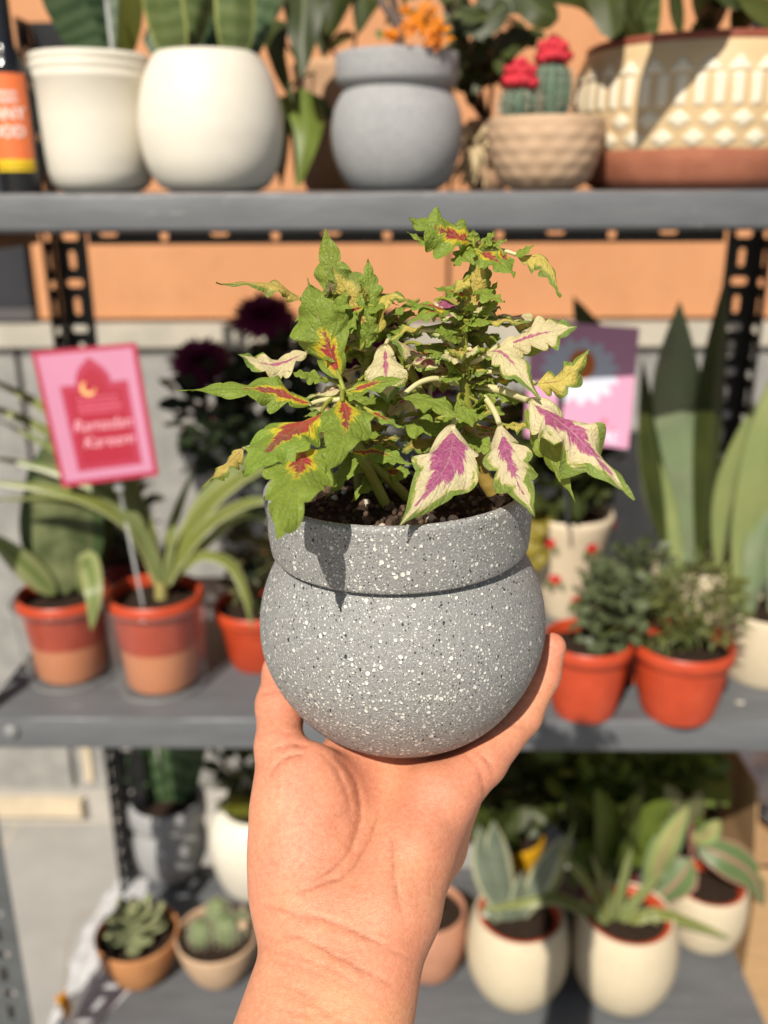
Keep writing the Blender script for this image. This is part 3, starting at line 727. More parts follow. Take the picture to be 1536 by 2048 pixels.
def cup_pot(label, cx, yb, sil, split_y):
    b0 = onZ(cx, yb, Z2); Y = b0.y
    prof, c = pot_from_px(cx, Y, sil, Z2+.006)
    t = thing('potted_plant_in_cup', c, label, 'potted plant', 'orange pots in clear cups')
    zr = z_rel(cx, Y, c); zsplit = zr(split_y); s = depth(c)/F
    def at(z):
        for (r0, z0), (r1, z1) in zip(prof, prof[1:]):
            if z0 <= z <= z1: return r0+(r1-r0)*(z-z0)/max(z1-z0, 1e-6)
        return prof[-1][0]
    lo = [(r, z) for r, z in prof if z < zsplit]+[(at(zsplit), zsplit)]
    hi = [(at(zsplit)+.0006, zsplit)]+[(r+.0006, z) for r, z in prof if z > zsplit]
    mb = MB(); mb.lathe([(0, 0)]+lo, c, 64); low = mb.build('pot_base', peach_pl, t, auto=50)
    hi2 = [(lo[-1][0], zsplit-.002)]+hi; r, z = hi[-1]
    hi2 += [(r-.002, z+.002), (r-.005, z+.001), (r-.006, z-.004), (r-.010, z-.03)]
    mb = MB(); mb.lathe(hi2, c, 64); pot = mb.build('pot', orange_pl, t, auto=60)
    soil(t, c+V(0, 0, z-.012), r-.008)
    ra, rb = prof[0][0]+.014, prof[-1][0]+.002
    zc = prof[-1][1]*.93
    mb = MB(); mb.lathe([(0, -.0055), (ra-.003, -.0055), (ra, -.003), (ra+.0005, .003), (rb+.004, zc-.004), (rb+.006, zc), (rb+.004, zc+.001), (rb+.003, zc-.003)], c, 64); cup = mb.build('clear_cup', clearcup, t, auto=60)
    for nm, R_, z_ in (('cup_lip', rb+.0045, zc), ('cup_foot', ra-.001, -.0035)):
        mb = MB(); mb.tube([c+V(R_*math.cos(2*PI*k/60), R_*math.sin(2*PI*k/60), z_) for k in range(61)], .0007, 6, cap=False); mb.build(nm, clearcup if nm == 'cup_lip' else frost, cup)
    mb = MB(); R_ = prof[1][0]+.0008; zt = zsplit*.52; rr2 = random.Random(int(cx)); x = -.016      # pen strokes
    for k in range(5):
        h = rr2.uniform(.005, .009); pts = [V(x+rr2.uniform(0, .004), rr2.uniform(-h, h)*.5, 0) for _ in range(4)]; x += .0062
        mb.tube([c+V((R_)*math.sin(p.x/R_-.1), -R_*math.cos(p.x/R_-.1), zt+p.y) for p in smoothpath(pts, 9)], .0005, 4)
    mb.build('handwriting', mat('pencil_brown', (.30, .10, .04), rough=.8), low)
    return t, c, prof
tA, cA, pA = cup_pot('orange and peach pot in a clear cup, broad mottled leaves, left end of middle board', 147, 1346, [(64, 1346), (68, 1338), (73, 1290), (82, 1222), (83, 1216), (91, 1213), (93, 1203), (91, 1193)], 1268)
YA = cA.y
for b_, ti, w, m_, nr, wf, md in (
    ((130, 1190, YA), (118, 850, YA+.02), 165, dumb, (.15, -1, .3), w_lance, ((120, 1030, YA+.01),)),
    ((160, 1190, YA), (183, 1262, YA-.085), 46, spider2, (.1, -1, .6), w_lance, ((172, 1120, YA-.03), (186, 1180, YA-.075))),
    ((112, 1190, YA-.01), (-30, 1060, YA-.03), 52, spider2, (.3, -.8, .8), w_lance, ((50, 1130, YA-.02),)),
    ((150, 1190, YA+.03), (205, 900, YA+.05), 90, darkleaf, (.5, -1, .2), w_lance, ((190, 1040, YA+.04),)),
    ((110, 1190, YA+.02), (60, 930, YA+.06), 80, dumb, (-.3, -1, .2), w_lance, ((75, 1060, YA+.04),))):
    leaf(tA, b_, ti, w, m_, nrm=nr, mids=md, wf=wf, wave=.06)
tB, cB, pB = cup_pot('orange and peach pot in a clear cup, arching striped spider plant under the red card', 327, 1364, [(66, 1364), (70, 1356), (76, 1300), (85, 1226), (86, 1218), (94, 1215), (96, 1203), (94, 1192)], 1276)
YB_ = cB.y
for b_, ti, w, m_, nr, md in (
    ((322, 1165, YB_), (-60, 960, YB_-.05), 46, spider, (-.1, -.8, 1), ((265, 1050, YB_-.02), (140, 985, YB_-.04))),
    ((318, 1165, YB_+.01), (-60, 905, YB_+.02), 36, spider2, (-.1, -.8, 1), ((255, 1020, YB_), (120, 945, YB_+.02))),
    ((316, 1165, YB_+.02), (-80, 790, YB_+.06), 40, spider, (-.2, -.8, .8), ((235, 980, YB_+.04), (90, 860, YB_+.05))),
    ((316, 1165, YB_+.02), (-60, 740, YB_+.07), 34, spider, (-.2, -.8, .8), ((225, 930, YB_+.05), (80, 810, YB_+.06))),
    ((318, 1165, YB_+.02), (-20, 830, YB_+.03), 26, spider2, (-.2, -.8, .8), ((245, 990, YB_+.02), (110, 900, YB_+.03))),
    ((326, 1165, YB_-.01), (560, 925, YB_-.03), 56, spider, (.1, -.9, .9), ((395, 1030, YB_-.01), (470, 960, YB_-.02))),
    ((328, 1165, YB_), (590, 1000, YB_-.05), 42, spider, (.1, -.8, .9), ((400, 1060, YB_-.02), (490, 1005, YB_-.04))),
    ((330, 1165, YB_), (580, 1060, YB_-.02), 30, spider2, (.1, -.8, .9), ((410, 1085, YB_), (490, 1030, YB_-.01))),
    ((334, 1165, YB_+.01), (506, 1265, YB_-.08), 38, spider, (.5, -.7, .8), ((395, 1110, YB_-.02), (460, 1125, YB_-.05), (492, 1190, YB_-.075))),
    ((322, 1165, YB_+.02), (262, 940, YB_+.05), 30, spider, (0, -1, .4), ((300, 1060, YB_+.03),)),
    ((325, 1165, YB_+.02), (390, 930, YB_+.07), 30, spider, (0, -1, .4), ((345, 1050, YB_+.04),)),
    ((322, 1165, YB_-.01), (300, 1030, YB_-.02), 24, spider, (0, -1, .4), ()), ((328, 1165, YB_-.01), (352, 1040, YB_-.02), 22, spider2, (0, -1, .4), ()),
    ((318, 1165, YB_+.015), (-40, 1000, YB_-.01), 30, spider, (-.1, -.8, 1), ((250, 1045, YB_), (120, 1000, YB_-.01))), ((330, 1165, YB_+.01), (600, 890, YB_), 32, spider2, (.1, -.9, .9), ((400, 1000, YB_), (500, 915, YB_))), ((316, 1165, YB_+.03), (120, 740, YB_+.08), 28, spider, (-.2, -.8, .8), ((250, 930, YB_+.06),)),
    ((320, 1165, YB_-.01), (215, 1000, YB_-.05), 34, spider2, (-.2, -.9, .8), ((285, 1070, YB_-.03),))):
    leaf(tB, b_, ti, w*.78, m_, nrm=nr, mids=md, wf=w_ribbon, fold=.35)
q0, q1 = onY(322, 1185, YB_), onY(323, 1105, YB_)
mb = MB(); mb.tube([q0-V(0, 0, .01), q0.lerp(q1, .4), q0.lerp(q1, .8), q1], [.0085, .008, .007, .003], 10); mb.build('stem', leafmat('pale_stem', (.42, .36, .14), (.34, .30, .10), trans=.1), tB)
# -- dark red pot with dark foliage behind these two
def simple_pot(name, label, cx, yb, sil, m, zs, ribs=0, wall=.004, drop=.012, pname='pot', smooth=False, cat='potted plant', spec_soil=None):
    b0 = onZ(cx, yb, zs); Y = b0.y
    prof, c = pot_from_px(cx, Y, sil, zs+.0006)
    t = thing(name, c, label, cat)
    if smooth: prof = prof_smooth(prof, 40)
    n = len(prof)
    mb = MB(); zt = prof[-1][1]
    q = wall_in(prof, wall, max(drop+.01, .02))
    mb.lathe(q, c, 144 if ribs else 64, disp=(lambda a, r, z, i: .0020*(abs(math.sin(a*ribs/2))-.5) if zt*.06 < z < zt*.74 and 2 <= i < n+2 else 0) if ribs else None)
    mb.build(pname, m, t, auto=None if smooth else 55)
    soil(t, c+V(0, 0, zt-drop), prof[-1][0]-wall*1.05, m=spec_soil)
    return t, c, prof
darkred = mat('dark_red_pot', (.22, .02, .015), (.16, .015, .012), rough=.5, scale=20)
t, c, pr = simple_pot('potted_plant', 'dark red pot in shade behind the two clear cups, with a dark bush', 250, 1215, [(46, 1215), (60, 1150), (66, 1125), (66, 1112)], darkred, Z2)
mb = MB(); bush(mb, c+V(0, .0, pr[-1][1]+.08), .05, .04, .08, 110, .035); mb.build('foliage', mumleaf, t)
mb = MB(); twigs(mb, c+V(0, 0, pr[-1][1]-.012), c+V(0, .0, pr[-1][1]+.08), .05, .04, .08, 8); mb.build('stem', mumleaf, t)
# -- burgundy chrysanthemum
t, c, pr = simple_pot('potted_chrysanthemum', 'burgundy chrysanthemum with dark leaves in an orange pot behind the held plant', 600, 1215, [(52, 1215), (64, 1150), (70, 1105), (76, 1100), (76, 1088)], orange_pl, Z2)
Ym = c.y
def mum(px, py, Y, r, lean=(0, -.5, 1)):
    o = onY(px, py, Y); ax = Vector(lean).normalized(); mb = MB()
    sx = ax.cross(V(0, 1, 0.1)).normalized(); sy = ax.cross(sx)
    for ring in range(8):
        n = 8+ring*3; el = 1.45-ring*.25
        for k in range(n):
            a = 2*PI*(k+.5*(ring % 2))/n+rnd.uniform(-.1, .1); d = (sx*math.cos(a)+sy*math.sin(a))
            e = d*math.cos(el)+ax*math.sin(el); L = r*(.5+.07*ring)*rnd.uniform(.85, 1.1)
            b = o-ax*r*.15
            blade(mb, [b+d*r*.1, b+e*L*.6+d*L*.12, b+e*L*.95+d*L*.25], r*.24, ax-d*.3, w_lance, n=5, nv=1, fold=-.4)
    mb.build('flower', mumfl, t); return o
hd = [mum(398, 712, Ym-.02, .042), mum(527, 622, Ym+.01, .042), mum(850, 735, Ym, .045), mum(690, 700, Ym+.03, .04), mum(760, 650, Ym+.04, .04), mum(440, 830, Ym-.05, .014, (0, -1, .3))]
mb = MB(); b0 = c+V(0, 0, pr[-1][1]-.012)
for h in hd: mb.tube(smoothpath([b0, b0.lerp(h, .5)+V(0, .0, .03), h-V(0, 0, .01)], 12), .0022, 6)
mb.build('stem', mumleaf, t)
mb = MB()
for (x, y, Y, rx, rz, n) in ((520, 800, Ym, .085, .06, 240), (420, 830, Ym-.03, .05, .06, 110), (450, 900, Ym-.04, .05, .06, 90), (560, 730, Ym, .05, .04, 90), (640, 900, Ym, .1, .08, 160), (760, 800, Ym+.02, .1, .07, 120), (520, 1080, Ym-.02, .045, .07, 120)):
    bush(mb, onY(x, y, Y), rx, .045, rz, n, .032, .6, wave=.25)
mb.build('foliage', mumleaf, t)
# -- orange pot left of the held plant
t, c, pr = simple_pot('potted_plant', 'small orange plastic pot peeking out at the left of the held grey planter', 520, 1322, [(54, 1322), (60, 1310), (76, 1236), (78, 1228), (86, 1226), (88, 1216), (86, 1208)], orange_pl, Z2, ribs=0)
mb = MB(); bush(mb, c+V(0, 0, pr[-1][1]+.05), .035, .035, .06, 90, .02, .5); mb.build('foliage', leafmat('brownish_green_leaf', (.13, .12, .045), (.08, .085, .03), trans=.2), t)
mb = MB(); twigs(mb, c+V(0, 0, pr[-1][1]-.012), c+V(0, 0, pr[-1][1]+.05), .035, .035, .06, 8); mb.build('stem', mumleaf, t)
# -- red card on a clear stake
def card_map(quad):
    a, b, c_, d = [onY(*q) for q in quad]      # TL TR BR BL
    n = (b-a).cross(d-a).normalized()
    if n.y > 0: n = -n
    return lambda u, v, h=0.: a*(1-u)*(1-v)+b*u*(1-v)+c_*u*v+d*(1-u)*v+n*h
def plate(mb, mp, poly, h0, h1):
    k = len(poly); top = [mp(u, v, h1) for u, v in poly]; bot = [mp(u, v, h0) for u, v in poly]
    mb.face(top); mb.face(bot[::-1])
    for i in range(k): mb.face([bot[i], bot[(i+1) % k], top[(i+1) % k], top[i]])
def rect(u0, v0, u1, v1): return [(u0, v0), (u0, v1), (u1, v1), (u1, v0)]
mp = card_map(((62, 703, 1.02), (272, 685, 1.02), (317, 950, .985), (125, 975, .985)))
card = thing('card_sign', mp(.5, 1, 0), 'red and pink card with an arch and gold crescent, on a clear stake', 'sign')
def cm(n_, c): return mat(n_, c, tuple(x*.94 for x in c), rough=.45, scale=14, spec=.35)
mb = MB(); plate(mb, mp, rect(0, 0, 1, 1), -.0015, 0); base = mb.build('card', cm('card_crimson', (.36, .010, .045)), card, smooth=False)
mb = MB(); plate(mb, mp, rect(.045, .035, .955, .965), .0001, .0003); mb.build('card_field', cm('card_pink', (.50, .20, .31)), base, smooth=False)
def arch(i):
    q = [(.20+i, .27+i*.8), (.36+i*.6, .27+i*.8), (.365+i, .215), (.41+i*.8, .155+i*.5), (.53, .075+i*1.2), (.645-i*.8, .155+i*.5), (.695-i, .215), (.70-i*.6, .27+i*.8), (.86-i, .27+i*.8), (.86-i, .90-i*.7), (.20+i, .90-i*.7)]
    return q[::-1]
mb = MB(); plate(mb, mp, arch(0), .0004, .0006); mb.build('arch', cm('card_red_light', (.38, .022, .06)), base, smooth=False)
mb = MB(); plate(mb, mp, arch(.065), .0007, .0009); mb.build('arch_panel', cm('card_red', (.34, .006, .026)), base, smooth=False)
cres = [(.465+.075*math.cos(a), .305+.055*math.sin(a)) for a in [math.radians(x) for x in range(-20, 251, 15)]]+[(.485+.055*math.cos(a), .292+.038*math.sin(a)) for a in [math.radians(x) for x in range(245, -16, -15)]]
mb = MB(); plate(mb, mp, cres[::-1], .001, .0012); mb.build('crescent', cm('card_gold', (.80, .42, .16)), base, smooth=False)
Wc, Hc = (mp(1, .5)-mp(0, .5)).length, (mp(.5, 1)-mp(.5, 0)).length
def on_card(u0, v0): return lambda v: mp(u0+v.x/Wc, v0-v.y/Hc, .0013+v.z)
mb = MB()
add_text(mb, 'Ramadan', .0185, on_card(.53, .575), thick=.0001, shear=.35, bold=-.0001); add_text(mb, 'Kareem', .0185, on_card(.56, .70), thick=.0001, shear=.35, bold=-.0001)
mb.build('lettering', cm('card_letter_pink', (.80, .42, .50)), base, smooth=False)
mb = MB(); r2 = random.Random(8)
for v in (.375, .415, .445, .475):
    u = .33
    while u < .74:
        w = r2.uniform(.012, .03); plate(mb, mp, rect(u, v-.007, u+w, v+.007), .001, .0011); u += w+.009
mb.build('small_print', cm('card_small_print', (.60, .12, .2)), base, smooth=False)
c0 = mp(.52, 1, -.004); mb = card_stake(V(cB.x-.01, cB.y-.02, cB.z+pB[-1][1]-.015), c0+V(0, .005, .035), r=.0017, fork=.012); mb.build('stake', frost, card)
# -- cream pot with red roses
creamp = mat('cream_pottery', (.72, .60, .43), (.66, .54, .38), stain=.2, rough=.5, scale=10, spec=.35)
t, c, pr = simple_pot('potted_plant', 'tapered cream pot with painted red roses, right of the held grey planter', 1126, 1226, [(36, 1226), (44, 1210), (56, 1160), (70, 1100), (82, 1052), (88, 1032), (88, 1024)], creamp, Z2, drop=.014, wall=.006)
Yr = c.y
def pot_r(z):
    for (r0, z0), (r1, z1) in zip(pr, pr[1:]):
        if z0 <= z <= z1: return r0+(r1-r0)*(z-z0)/max(1e-6, z1-z0)
    return pr[-1][0]
rred = leafmat('painted_red', (.62, .012, .02), (.5, .01, .015), trans=.01, rough=.35); rgrn = leafmat('painted_green', (.13, .16, .06), (.09, .11, .04), trans=.01, rough=.35)
for px, py in ((1106, 1156), (1166, 1088), (1221, 1062), (1090, 1080), (1150, 1200), (1185, 1150)):
    mbr, mbl = MB(), MB()
    z = onY(px, py, Yr-.04).z-c.z; dx = (px-1135)*depth(c)/F; r = pot_r(z); a = math.asin(max(-.98, min(.98, dx/r)))
    o = c+V(r*math.sin(a), -r*math.cos(a), z); nn = V(math.sin(a), -math.cos(a), .2).normalized(); s1 = nn.cross(V(0, 0, 1)).normalized(); s2 = s1.cross(nn)
    for ring, n in ((1, 7), (.6, 5), (.3, 3)):
        for k in range(n):
            b = 2*PI*k/n+ring; d = s1*math.cos(b)+s2*math.sin(b)
            blade(mbr, [o+d*.001, o+d*.005*ring+nn*.003*(1.4-ring), o+d*.0085*ring+nn*.0035*(1.5-ring)], .009*ring+.002, nn, w_oval, n=5, nv=1)
    for s in (-1, 1, .2): 
        d = (s1*s-s2*.9).normalized(); blade(mbl, [o+nn*.0008+d*.006, o+nn*.0016+d*.014, o+nn*.0008+d*.020], .008, nn, w_lance, n=5, nv=1)
    ro = mbr.build('rose_relief', rred, t); mbl.build('leaf_relief', rgrn, ro)
mb = MB()
for x, y, Y, rx, rz, n, L in ((1110, 960, Yr-.02, .05, .03, 60, .045), (1150, 930, Yr+.02, .05, .04, 70, .04), (1090, 860, Yr+.03, .05, .05, 70, .045), (1190, 900, Yr+.05, .03, .05, 30, .03)):
    bush(mb, onY(x, y, Y), rx, .04, rz, n, L, .7, wave=.2)
for b_, m1, ti, w in (((1160, 1000, Yr+.03), (1210, 760, Yr+.05), (1146, 592, Yr+.04), .06), ((1150, 1000, Yr+.04), (1140, 760, Yr+.06), (1255, 665, Yr+.03), .05), ((1140, 1000, Yr+.04), (1120, 780, Yr+.06), (1080, 660, Yr+.04), .05)):
    blade(mb, [onY(*b_), onY(*m1), onY(*ti)], w, (.2, -1, .3), w_lance, n=14)
mb.build('foliage', darkleaf, t)
ylw = leafmat('yellowing_leaf', (.30, .24, .03), (.20, .16, .02), trans=.3)
for x, y in ((1075, 1050), (1062, 1085), (1075, 1110)):
    mb = MB(); q = onY(x, y, Yr-.06); blade(mb, [q+V(.02, .03, .01), q, q+V(-.004, -.005, -.022)], .03, (-.3, -1, .5), w_oval, n=8, wave=.2); mb.build('leaf', ylw, t)
mb = MB(); twigs(mb, c+V(0, 0, pr[-1][1]-.014), c+V(0, .02, pr[-1][1]+.07), .05, .03, .05, 9, .0018); mb.build('stem', mumleaf, t)
# -- pink daisy card
mp = card_map(((1062, 640, 1.165), (1279, 656, 1.15), (1256, 898, 1.115), (1050, 872, 1.13)))
Wc, Hc = (mp(1, .5)-mp(0, .5)).length, (mp(.5, 1)-mp(.5, 0)).length
card = thing('card_sign', mp(.5, 1, 0), 'pink card with a big white daisy, standing on a dark stake', 'sign')
pinkc = cm('card_rose_pink', (.60, .28, .42))
mb = MB(); plate(mb, mp, rect(0, 0, 1, 1), -.0015, 0); base = mb.build('card', pinkc, card, smooth=False)
mb = MB(); ctr = (.48, .40); pts = []
for k in range(15*8):
    a = 2*PI*k/(15*8); rr_ = .38*(1-.20*abs(math.cos(a*7.5))**3)
    pts.append((ctr[0]+rr_*math.cos(a), ctr[1]+rr_*.80*math.sin(a)*Wc/Hc*1.05))
plate(mb, mp, pts[::-1], .0002, .0004); mb.build('daisy', cm('card_white', (.55, .57, .66)), base, smooth=False)
pts = [(ctr[0]+.02+.125*math.cos(2*PI*k/30), ctr[1]-.06+.125*Wc/Hc*1.15*math.sin(2*PI*k/30)) for k in range(30)]
mb = MB(); plate(mb, mp, pts[::-1], .0005, .0008); mb.build('daisy_heart', cm('card_orange', (.62, .17, .02)), base, smooth=False)
mb = MB()
for u, v in ((.20, .78), (.30, .84), (.75, .80), (.84, .87), (.12, .90), (.70, .96)):
    pts = [(u+.028*(1+.35*math.cos(5*a))*math.cos(a), v+.024*(1+.35*math.cos(5*a))*math.sin(a)) for a in [2*PI*k/40 for k in range(40)]]; plate(mb, mp, pts[::-1], .0002, .0004)
mb.build('small_flowers', cm('card_red_flower', (.70, .10, .16)), base, smooth=False)
mb = MB(); add_text(mb, 'ME', .021, on_card(.80, .925), thick=.0001, bold=.0002)
mb.build('lettering', cm('card_letter_white', (.75, .62, .74)), base, smooth=False)
mb = MB(); r2 = random.Random(3)
for v, h in ((.085, .012), (.15, .010)):
    u = .36
    while u < .9:
        w = r2.uniform(.02, .05); plate(mb, mp, rect(u, v-h, u+w*.35, v+h), .0002, .0003); u += w+.012
mb.build('small_print', cm('card_mauve_print', (.66, .38, .52)), base, smooth=False)
c0 = mp(.5, 1, 0); q = mp(.32, .68, .0012)
mb = MB(); mb.tube([c0+V(0, .02, -.12), c0+V(-.01, .01, -.03), mp(.33, .9, .002), q], [.0022, .0022, .0026, .003], 8); mb.box(-.004, .004, -.002, .002, -.008, .02, Matrix.Translation(q)); mb.build('stake', mat('grey_stake', (.08, .08, .08), rough=.4), card)
# -- ribbed orange pots
def herb_pot(*a, **k):
    q = simple_pot('potted_herb', *a, **k); q[0]['group'] = 'orange pots of bushy herbs'; return q
sE = [(58, 1418), (62, 1408), (74, 1350), (79, 1310), (80, 1304), (87, 1300), (89, 1288), (87, 1276)]
t, c, pr = herb_pot( 'ribbed orange pot with rounded grey green leaves, beside the little finger', 1166, 1418, sE, orange_pl, Z2, ribs=44, drop=.014)
mb = MB(); bush(mb, c+V(.020, .0, pr[-1][1]+.030), .034, .03, .045, 150, .018, .85); bush(mb, c+V(.012, 0, pr[-1][1]+.068), .022, .025, .022, 60, .016, .85); bush(mb, c+V(.044, 0, pr[-1][1]+.06), .024, .025, .022, 60, .016, .85); mb.build('foliage', roundleaf, t)
mb = MB(); twigs(mb, c+V(0.014, 0, pr[-1][1]-.014), c+V(.03, 0, pr[-1][1]+.035), .03, .03, .04, 10, .002); mb.build('stem', finefl, t)
sF = [(66, 1420), (70, 1410), (84, 1352), (90, 1318), (91, 1311), (99, 1306), (101, 1294), (99, 1282)]
t, c, pr = herb_pot( 'ribbed orange pot with a fine leaved bushy herb, on the middle board', 1352, 1420, sF, orange_pl, Z2, ribs=48, drop=.014)
mb = MB()
for dx, dz, r in ((0, .045, .032), (-.03, .03, .025), (.035, .04, .03), (.015, .075, .03), (-.012, .07, .025), (.045, .065, .02)):
    bush(mb, c+V(dx, 0, pr[-1][1]+dz-.01), r, r, r*1.1, 110, .019, .2, wf=w_lance, wave=0)
mb.build('foliage', finefl, t)
mb = MB(); twigs(mb, c+V(0.0, 0, pr[-1][1]-.014), c+V(0, 0, pr[-1][1]+.04), .04, .035, .05, 16, .0014); mb.build('stem', finefl, t)
sG = [(60, 1340), (74, 1290), (80, 1250), (81, 1244), (88, 1241), (90, 1230), (88, 1222)]
t, c, pr = herb_pot( 'orange pot behind and between the two ribbed ones, with dark rounded leaves', 1268, 1340, sG, orange_pl, Z2, ribs=44, drop=.012)
mb = MB(); bush(mb, c+V(.0, 0, pr[-1][1]+.045), .045, .035, .045, 170, .017, .8); mb.build('foliage', roundleaf, t)
mb = MB(); twigs(mb, c+V(0.0, 0, pr[-1][1]-.014), c+V(0, 0, pr[-1][1]+.04), .04, .035, .04, 10, .002); mb.build('stem', finefl, t)
# -- cream pots with tall snake plants
t_ = NT('speckled_cream'); nz = t_.noise(420, 4., .7); col = t_.mix(t_.ramp(nz, [(.36, 1.), (.44, 0.)]), (.60, .51, .36), (.32, .25, .16)); col = t_.mix(t_.ramp(t_.noise(12, 4.), [(.3, 0.), (.7, .35)]), col, (.58, .50, .36))
speck = t_.finish(t_.principled(col, .6, .3, t_.bump(nz, .3, .0008)))
def snake(t, Y, rows):
    for b_, ti, w, m_, nr, md in rows: leaf(t, (*b_, Y+rnd.uniform(-.01, .01)), (*ti, Y+.02), w, m_, nrm=nr, mids=tuple((*q, Y+.01) for q in md), wf=w_whale, fold=.3, n=20)
t, c, pr = simple_pot('potted_snake_plant', 'cream pot behind the fine leaved herb, wide silver green snake leaves, one tall and pointed', 1382, 1262, [(80, 1262), (88, 1245), (90, 1180), (90, 1130), (88, 1122)], speck, Z2, wall=.005)
snake(t, c.y, [((1392, 1140), (1359, 600), 118, whale, (-.1, -1, .1), ((1385, 960), (1358, 780))), ((1356, 1140), (1276, 852), 56, whale2, (-.3, -1, .2), ((1320, 1000),)),
    ((1440, 1140), (1512, 800), 66, whale2, (.3, -1, .1), ((1462, 980),)), ((1350, 1140), (1284, 716), 58, darkleaf, (.5, -1, .1), ((1312, 930),)), ((1405, 1140), (1452, 548), 70, darkleaf, (.4, -1, .1), ((1425, 830),)), ((1375, 1140), (1352, 1085), 26, whale, (0, -1, .3), ())])
t, c, pr = simple_pot('potted_snake_plant', 'speckled cream cylinder pot, rightmost on the middle board, with steep yellow green snake leaves', 1524, 1342, [(78, 1342), (86, 1328), (90, 1270), (91, 1225), (89, 1216)], speck, Z2, wall=.005)
snake(t, c.y, [((1484, 1226), (1600, 640), 80, whale2, (-.2, -1, .2), ((1500, 1060), (1540, 850))), ((1500, 1226), (1640, 860), 76, whale, (.2, -1, .2), ((1540, 1040),)), ((1546, 1226), (1590, 760), 54, whale, (0, -1, .1), ()), ((1488, 1226), (1476, 1150), 40, whale2, (.2, -1, .3), ())])

# small pale scraps on the middle board, as on any used stall
for px, py, r, lab in ((1385, 1412, .011, 'small pale flake lying on the middle board near the front right'), (1480, 1405, .006, 'tiny pale crumb on the middle board beside the cream cylinder pot')):
    o = onZ(px, py, Z2+.0006); mb = MB(); rows = []
    for i in range(5):
        rows.append([o+V(r*i/4*math.cos(2*PI*k/14)*(1+.3*mnoise.noise(V(k, px, 1))), .7*r*i/4*math.sin(2*PI*k/14), .0022*(1-(i/4)**2)*(1+.6*mnoise.noise(V(k*.7, i, px)))) for k in range(14)])
    mb.quadgrid(rows, wrap=True); tag(mb.build('flake', mat('pale_flake', (.50, .46, .40), (.36, .33, .28), rough=.9, scale=200), root=o), lab, 'flake')
# ================================================================ LOWER SHELF
def fat_leaf(mb, pts, width, thick_, nrm, n=12, seg=12, tipw=1.6):
    sp = smoothpath(pts, n); rows = []; nrm = Vector(nrm)
    for i, p in enumerate(sp):
        u = i/(n-1); t = (sp[min(i+1, n-1)]-sp[max(i-1, 0)]).normalized(); s_ = t.cross(nrm).normalized(); m = s_.cross(t)
        w = width*.5*max(.02, (.35+.65*math.sin(min(u/.62, 1)*PI/2))*(1 if u < .62 else (1-((u-.62)/.38)**tipw)**.6 if u < 1 else 0))
        th = thick_*.5*max(.02, min(1, (1-u)*5)**.5)
        rows.append([p+s_*(w*math.cos(2*PI*k/seg))+m*(th*math.sin(2*PI*k/seg)-.25*w*abs(math.cos(2*PI*k/seg))**2*-.4) for k in range(seg)])
    mb.quadgrid(rows, wrap=True)
t, c, pr = simple_pot('potted_snake_plant', 'grey collared pot at the back left of the lowest board, dark upright leaves', 347, 1740, [(44, 1740), (58, 1728), (70, 1702), (73, 1676), (69, 1652), (63, 1640), (62, 1634), (75, 1630), (77, 1626), (77, 1600), (74, 1594)], greystone, Z3, wall=.008, drop=.016)
Yg = c.y
for b_, ti, w, md in (((330, 1630), (262, 1430), 62, ((290, 1540),)), ((345, 1630), (330, 1400), 56, ((335, 1520),)), ((360, 1630), (405, 1410), 54, ((380, 1530),)), ((335, 1630), (235, 1500), 44, ((280, 1570),)), ((352, 1630), (372, 1430), 50, ())):
    leaf(t, (*b_, Yg+rnd.uniform(-.02, .02)), (*ti, Yg+rnd.uniform(-.03, .03)), w, snakeA, nrm=(rnd.uniform(-.4, .4), -1, .2), mids=tuple((*q, Yg) for q in md), fold=.3)
white = mat('white_glaze', (.74, .70, .60), (.70, .65, .54), stain=.15, rough=.35, scale=6, spec=.4)
t, c, pr = simple_pot('potted_fern', 'round white pot with a yellow green feathery plant, left of the wrist', 522, 1766, [(58, 1766), (78, 1748), (93, 1708), (98, 1672), (93, 1640), (80, 1618), (68, 1610)], white, Z3, smooth=True, wall=.005, drop=.012)
mb = MB()
for k in range(26):
    a = rnd.uniform(0, 2*PI); q = c+V(.02*math.cos(a), .02*math.sin(a), pr[-1][1]-.01); d = V(math.cos(a), math.sin(a), 0)
    L = rnd.uniform(.05, .085); path = smoothpath([q, q+d*L*.35+V(0, 0, L*.7), q+d*L*.9+V(0, 0, L*.75)], 12)
    for i in range(2, 12):
        for s in (-1, 1):
            o = path[i]; tt = (path[i]-path[i-1]).normalized(); sdv = tt.cross(V(0, 0, 1)).normalized()*s
            blade(mb, [o, o+sdv*.006+tt*.002, o+sdv*.011+tt*.005], .005, V(0, 0, 1), w_oval, n=4, nv=1)
mb.build('foliage', leafmat('yellow_green_fern', (.26, .27, .035), (.18, .20, .025), trans=.3), t)
mb = MB(); bush(mb, onY(470, 1535, c.y+.03), .035, .03, .035, 50, .035, .5); mb.build('leaf', darkleaf, t)
mb = MB(); mb.tube(smoothpath([c+V(0, 0, pr[-1][1]-.012), c+V(-.01, .02, pr[-1][1]+.05), onY(470, 1545, c.y+.03)], 8), .0016, 5); mb.build('stem', darkleaf, t)
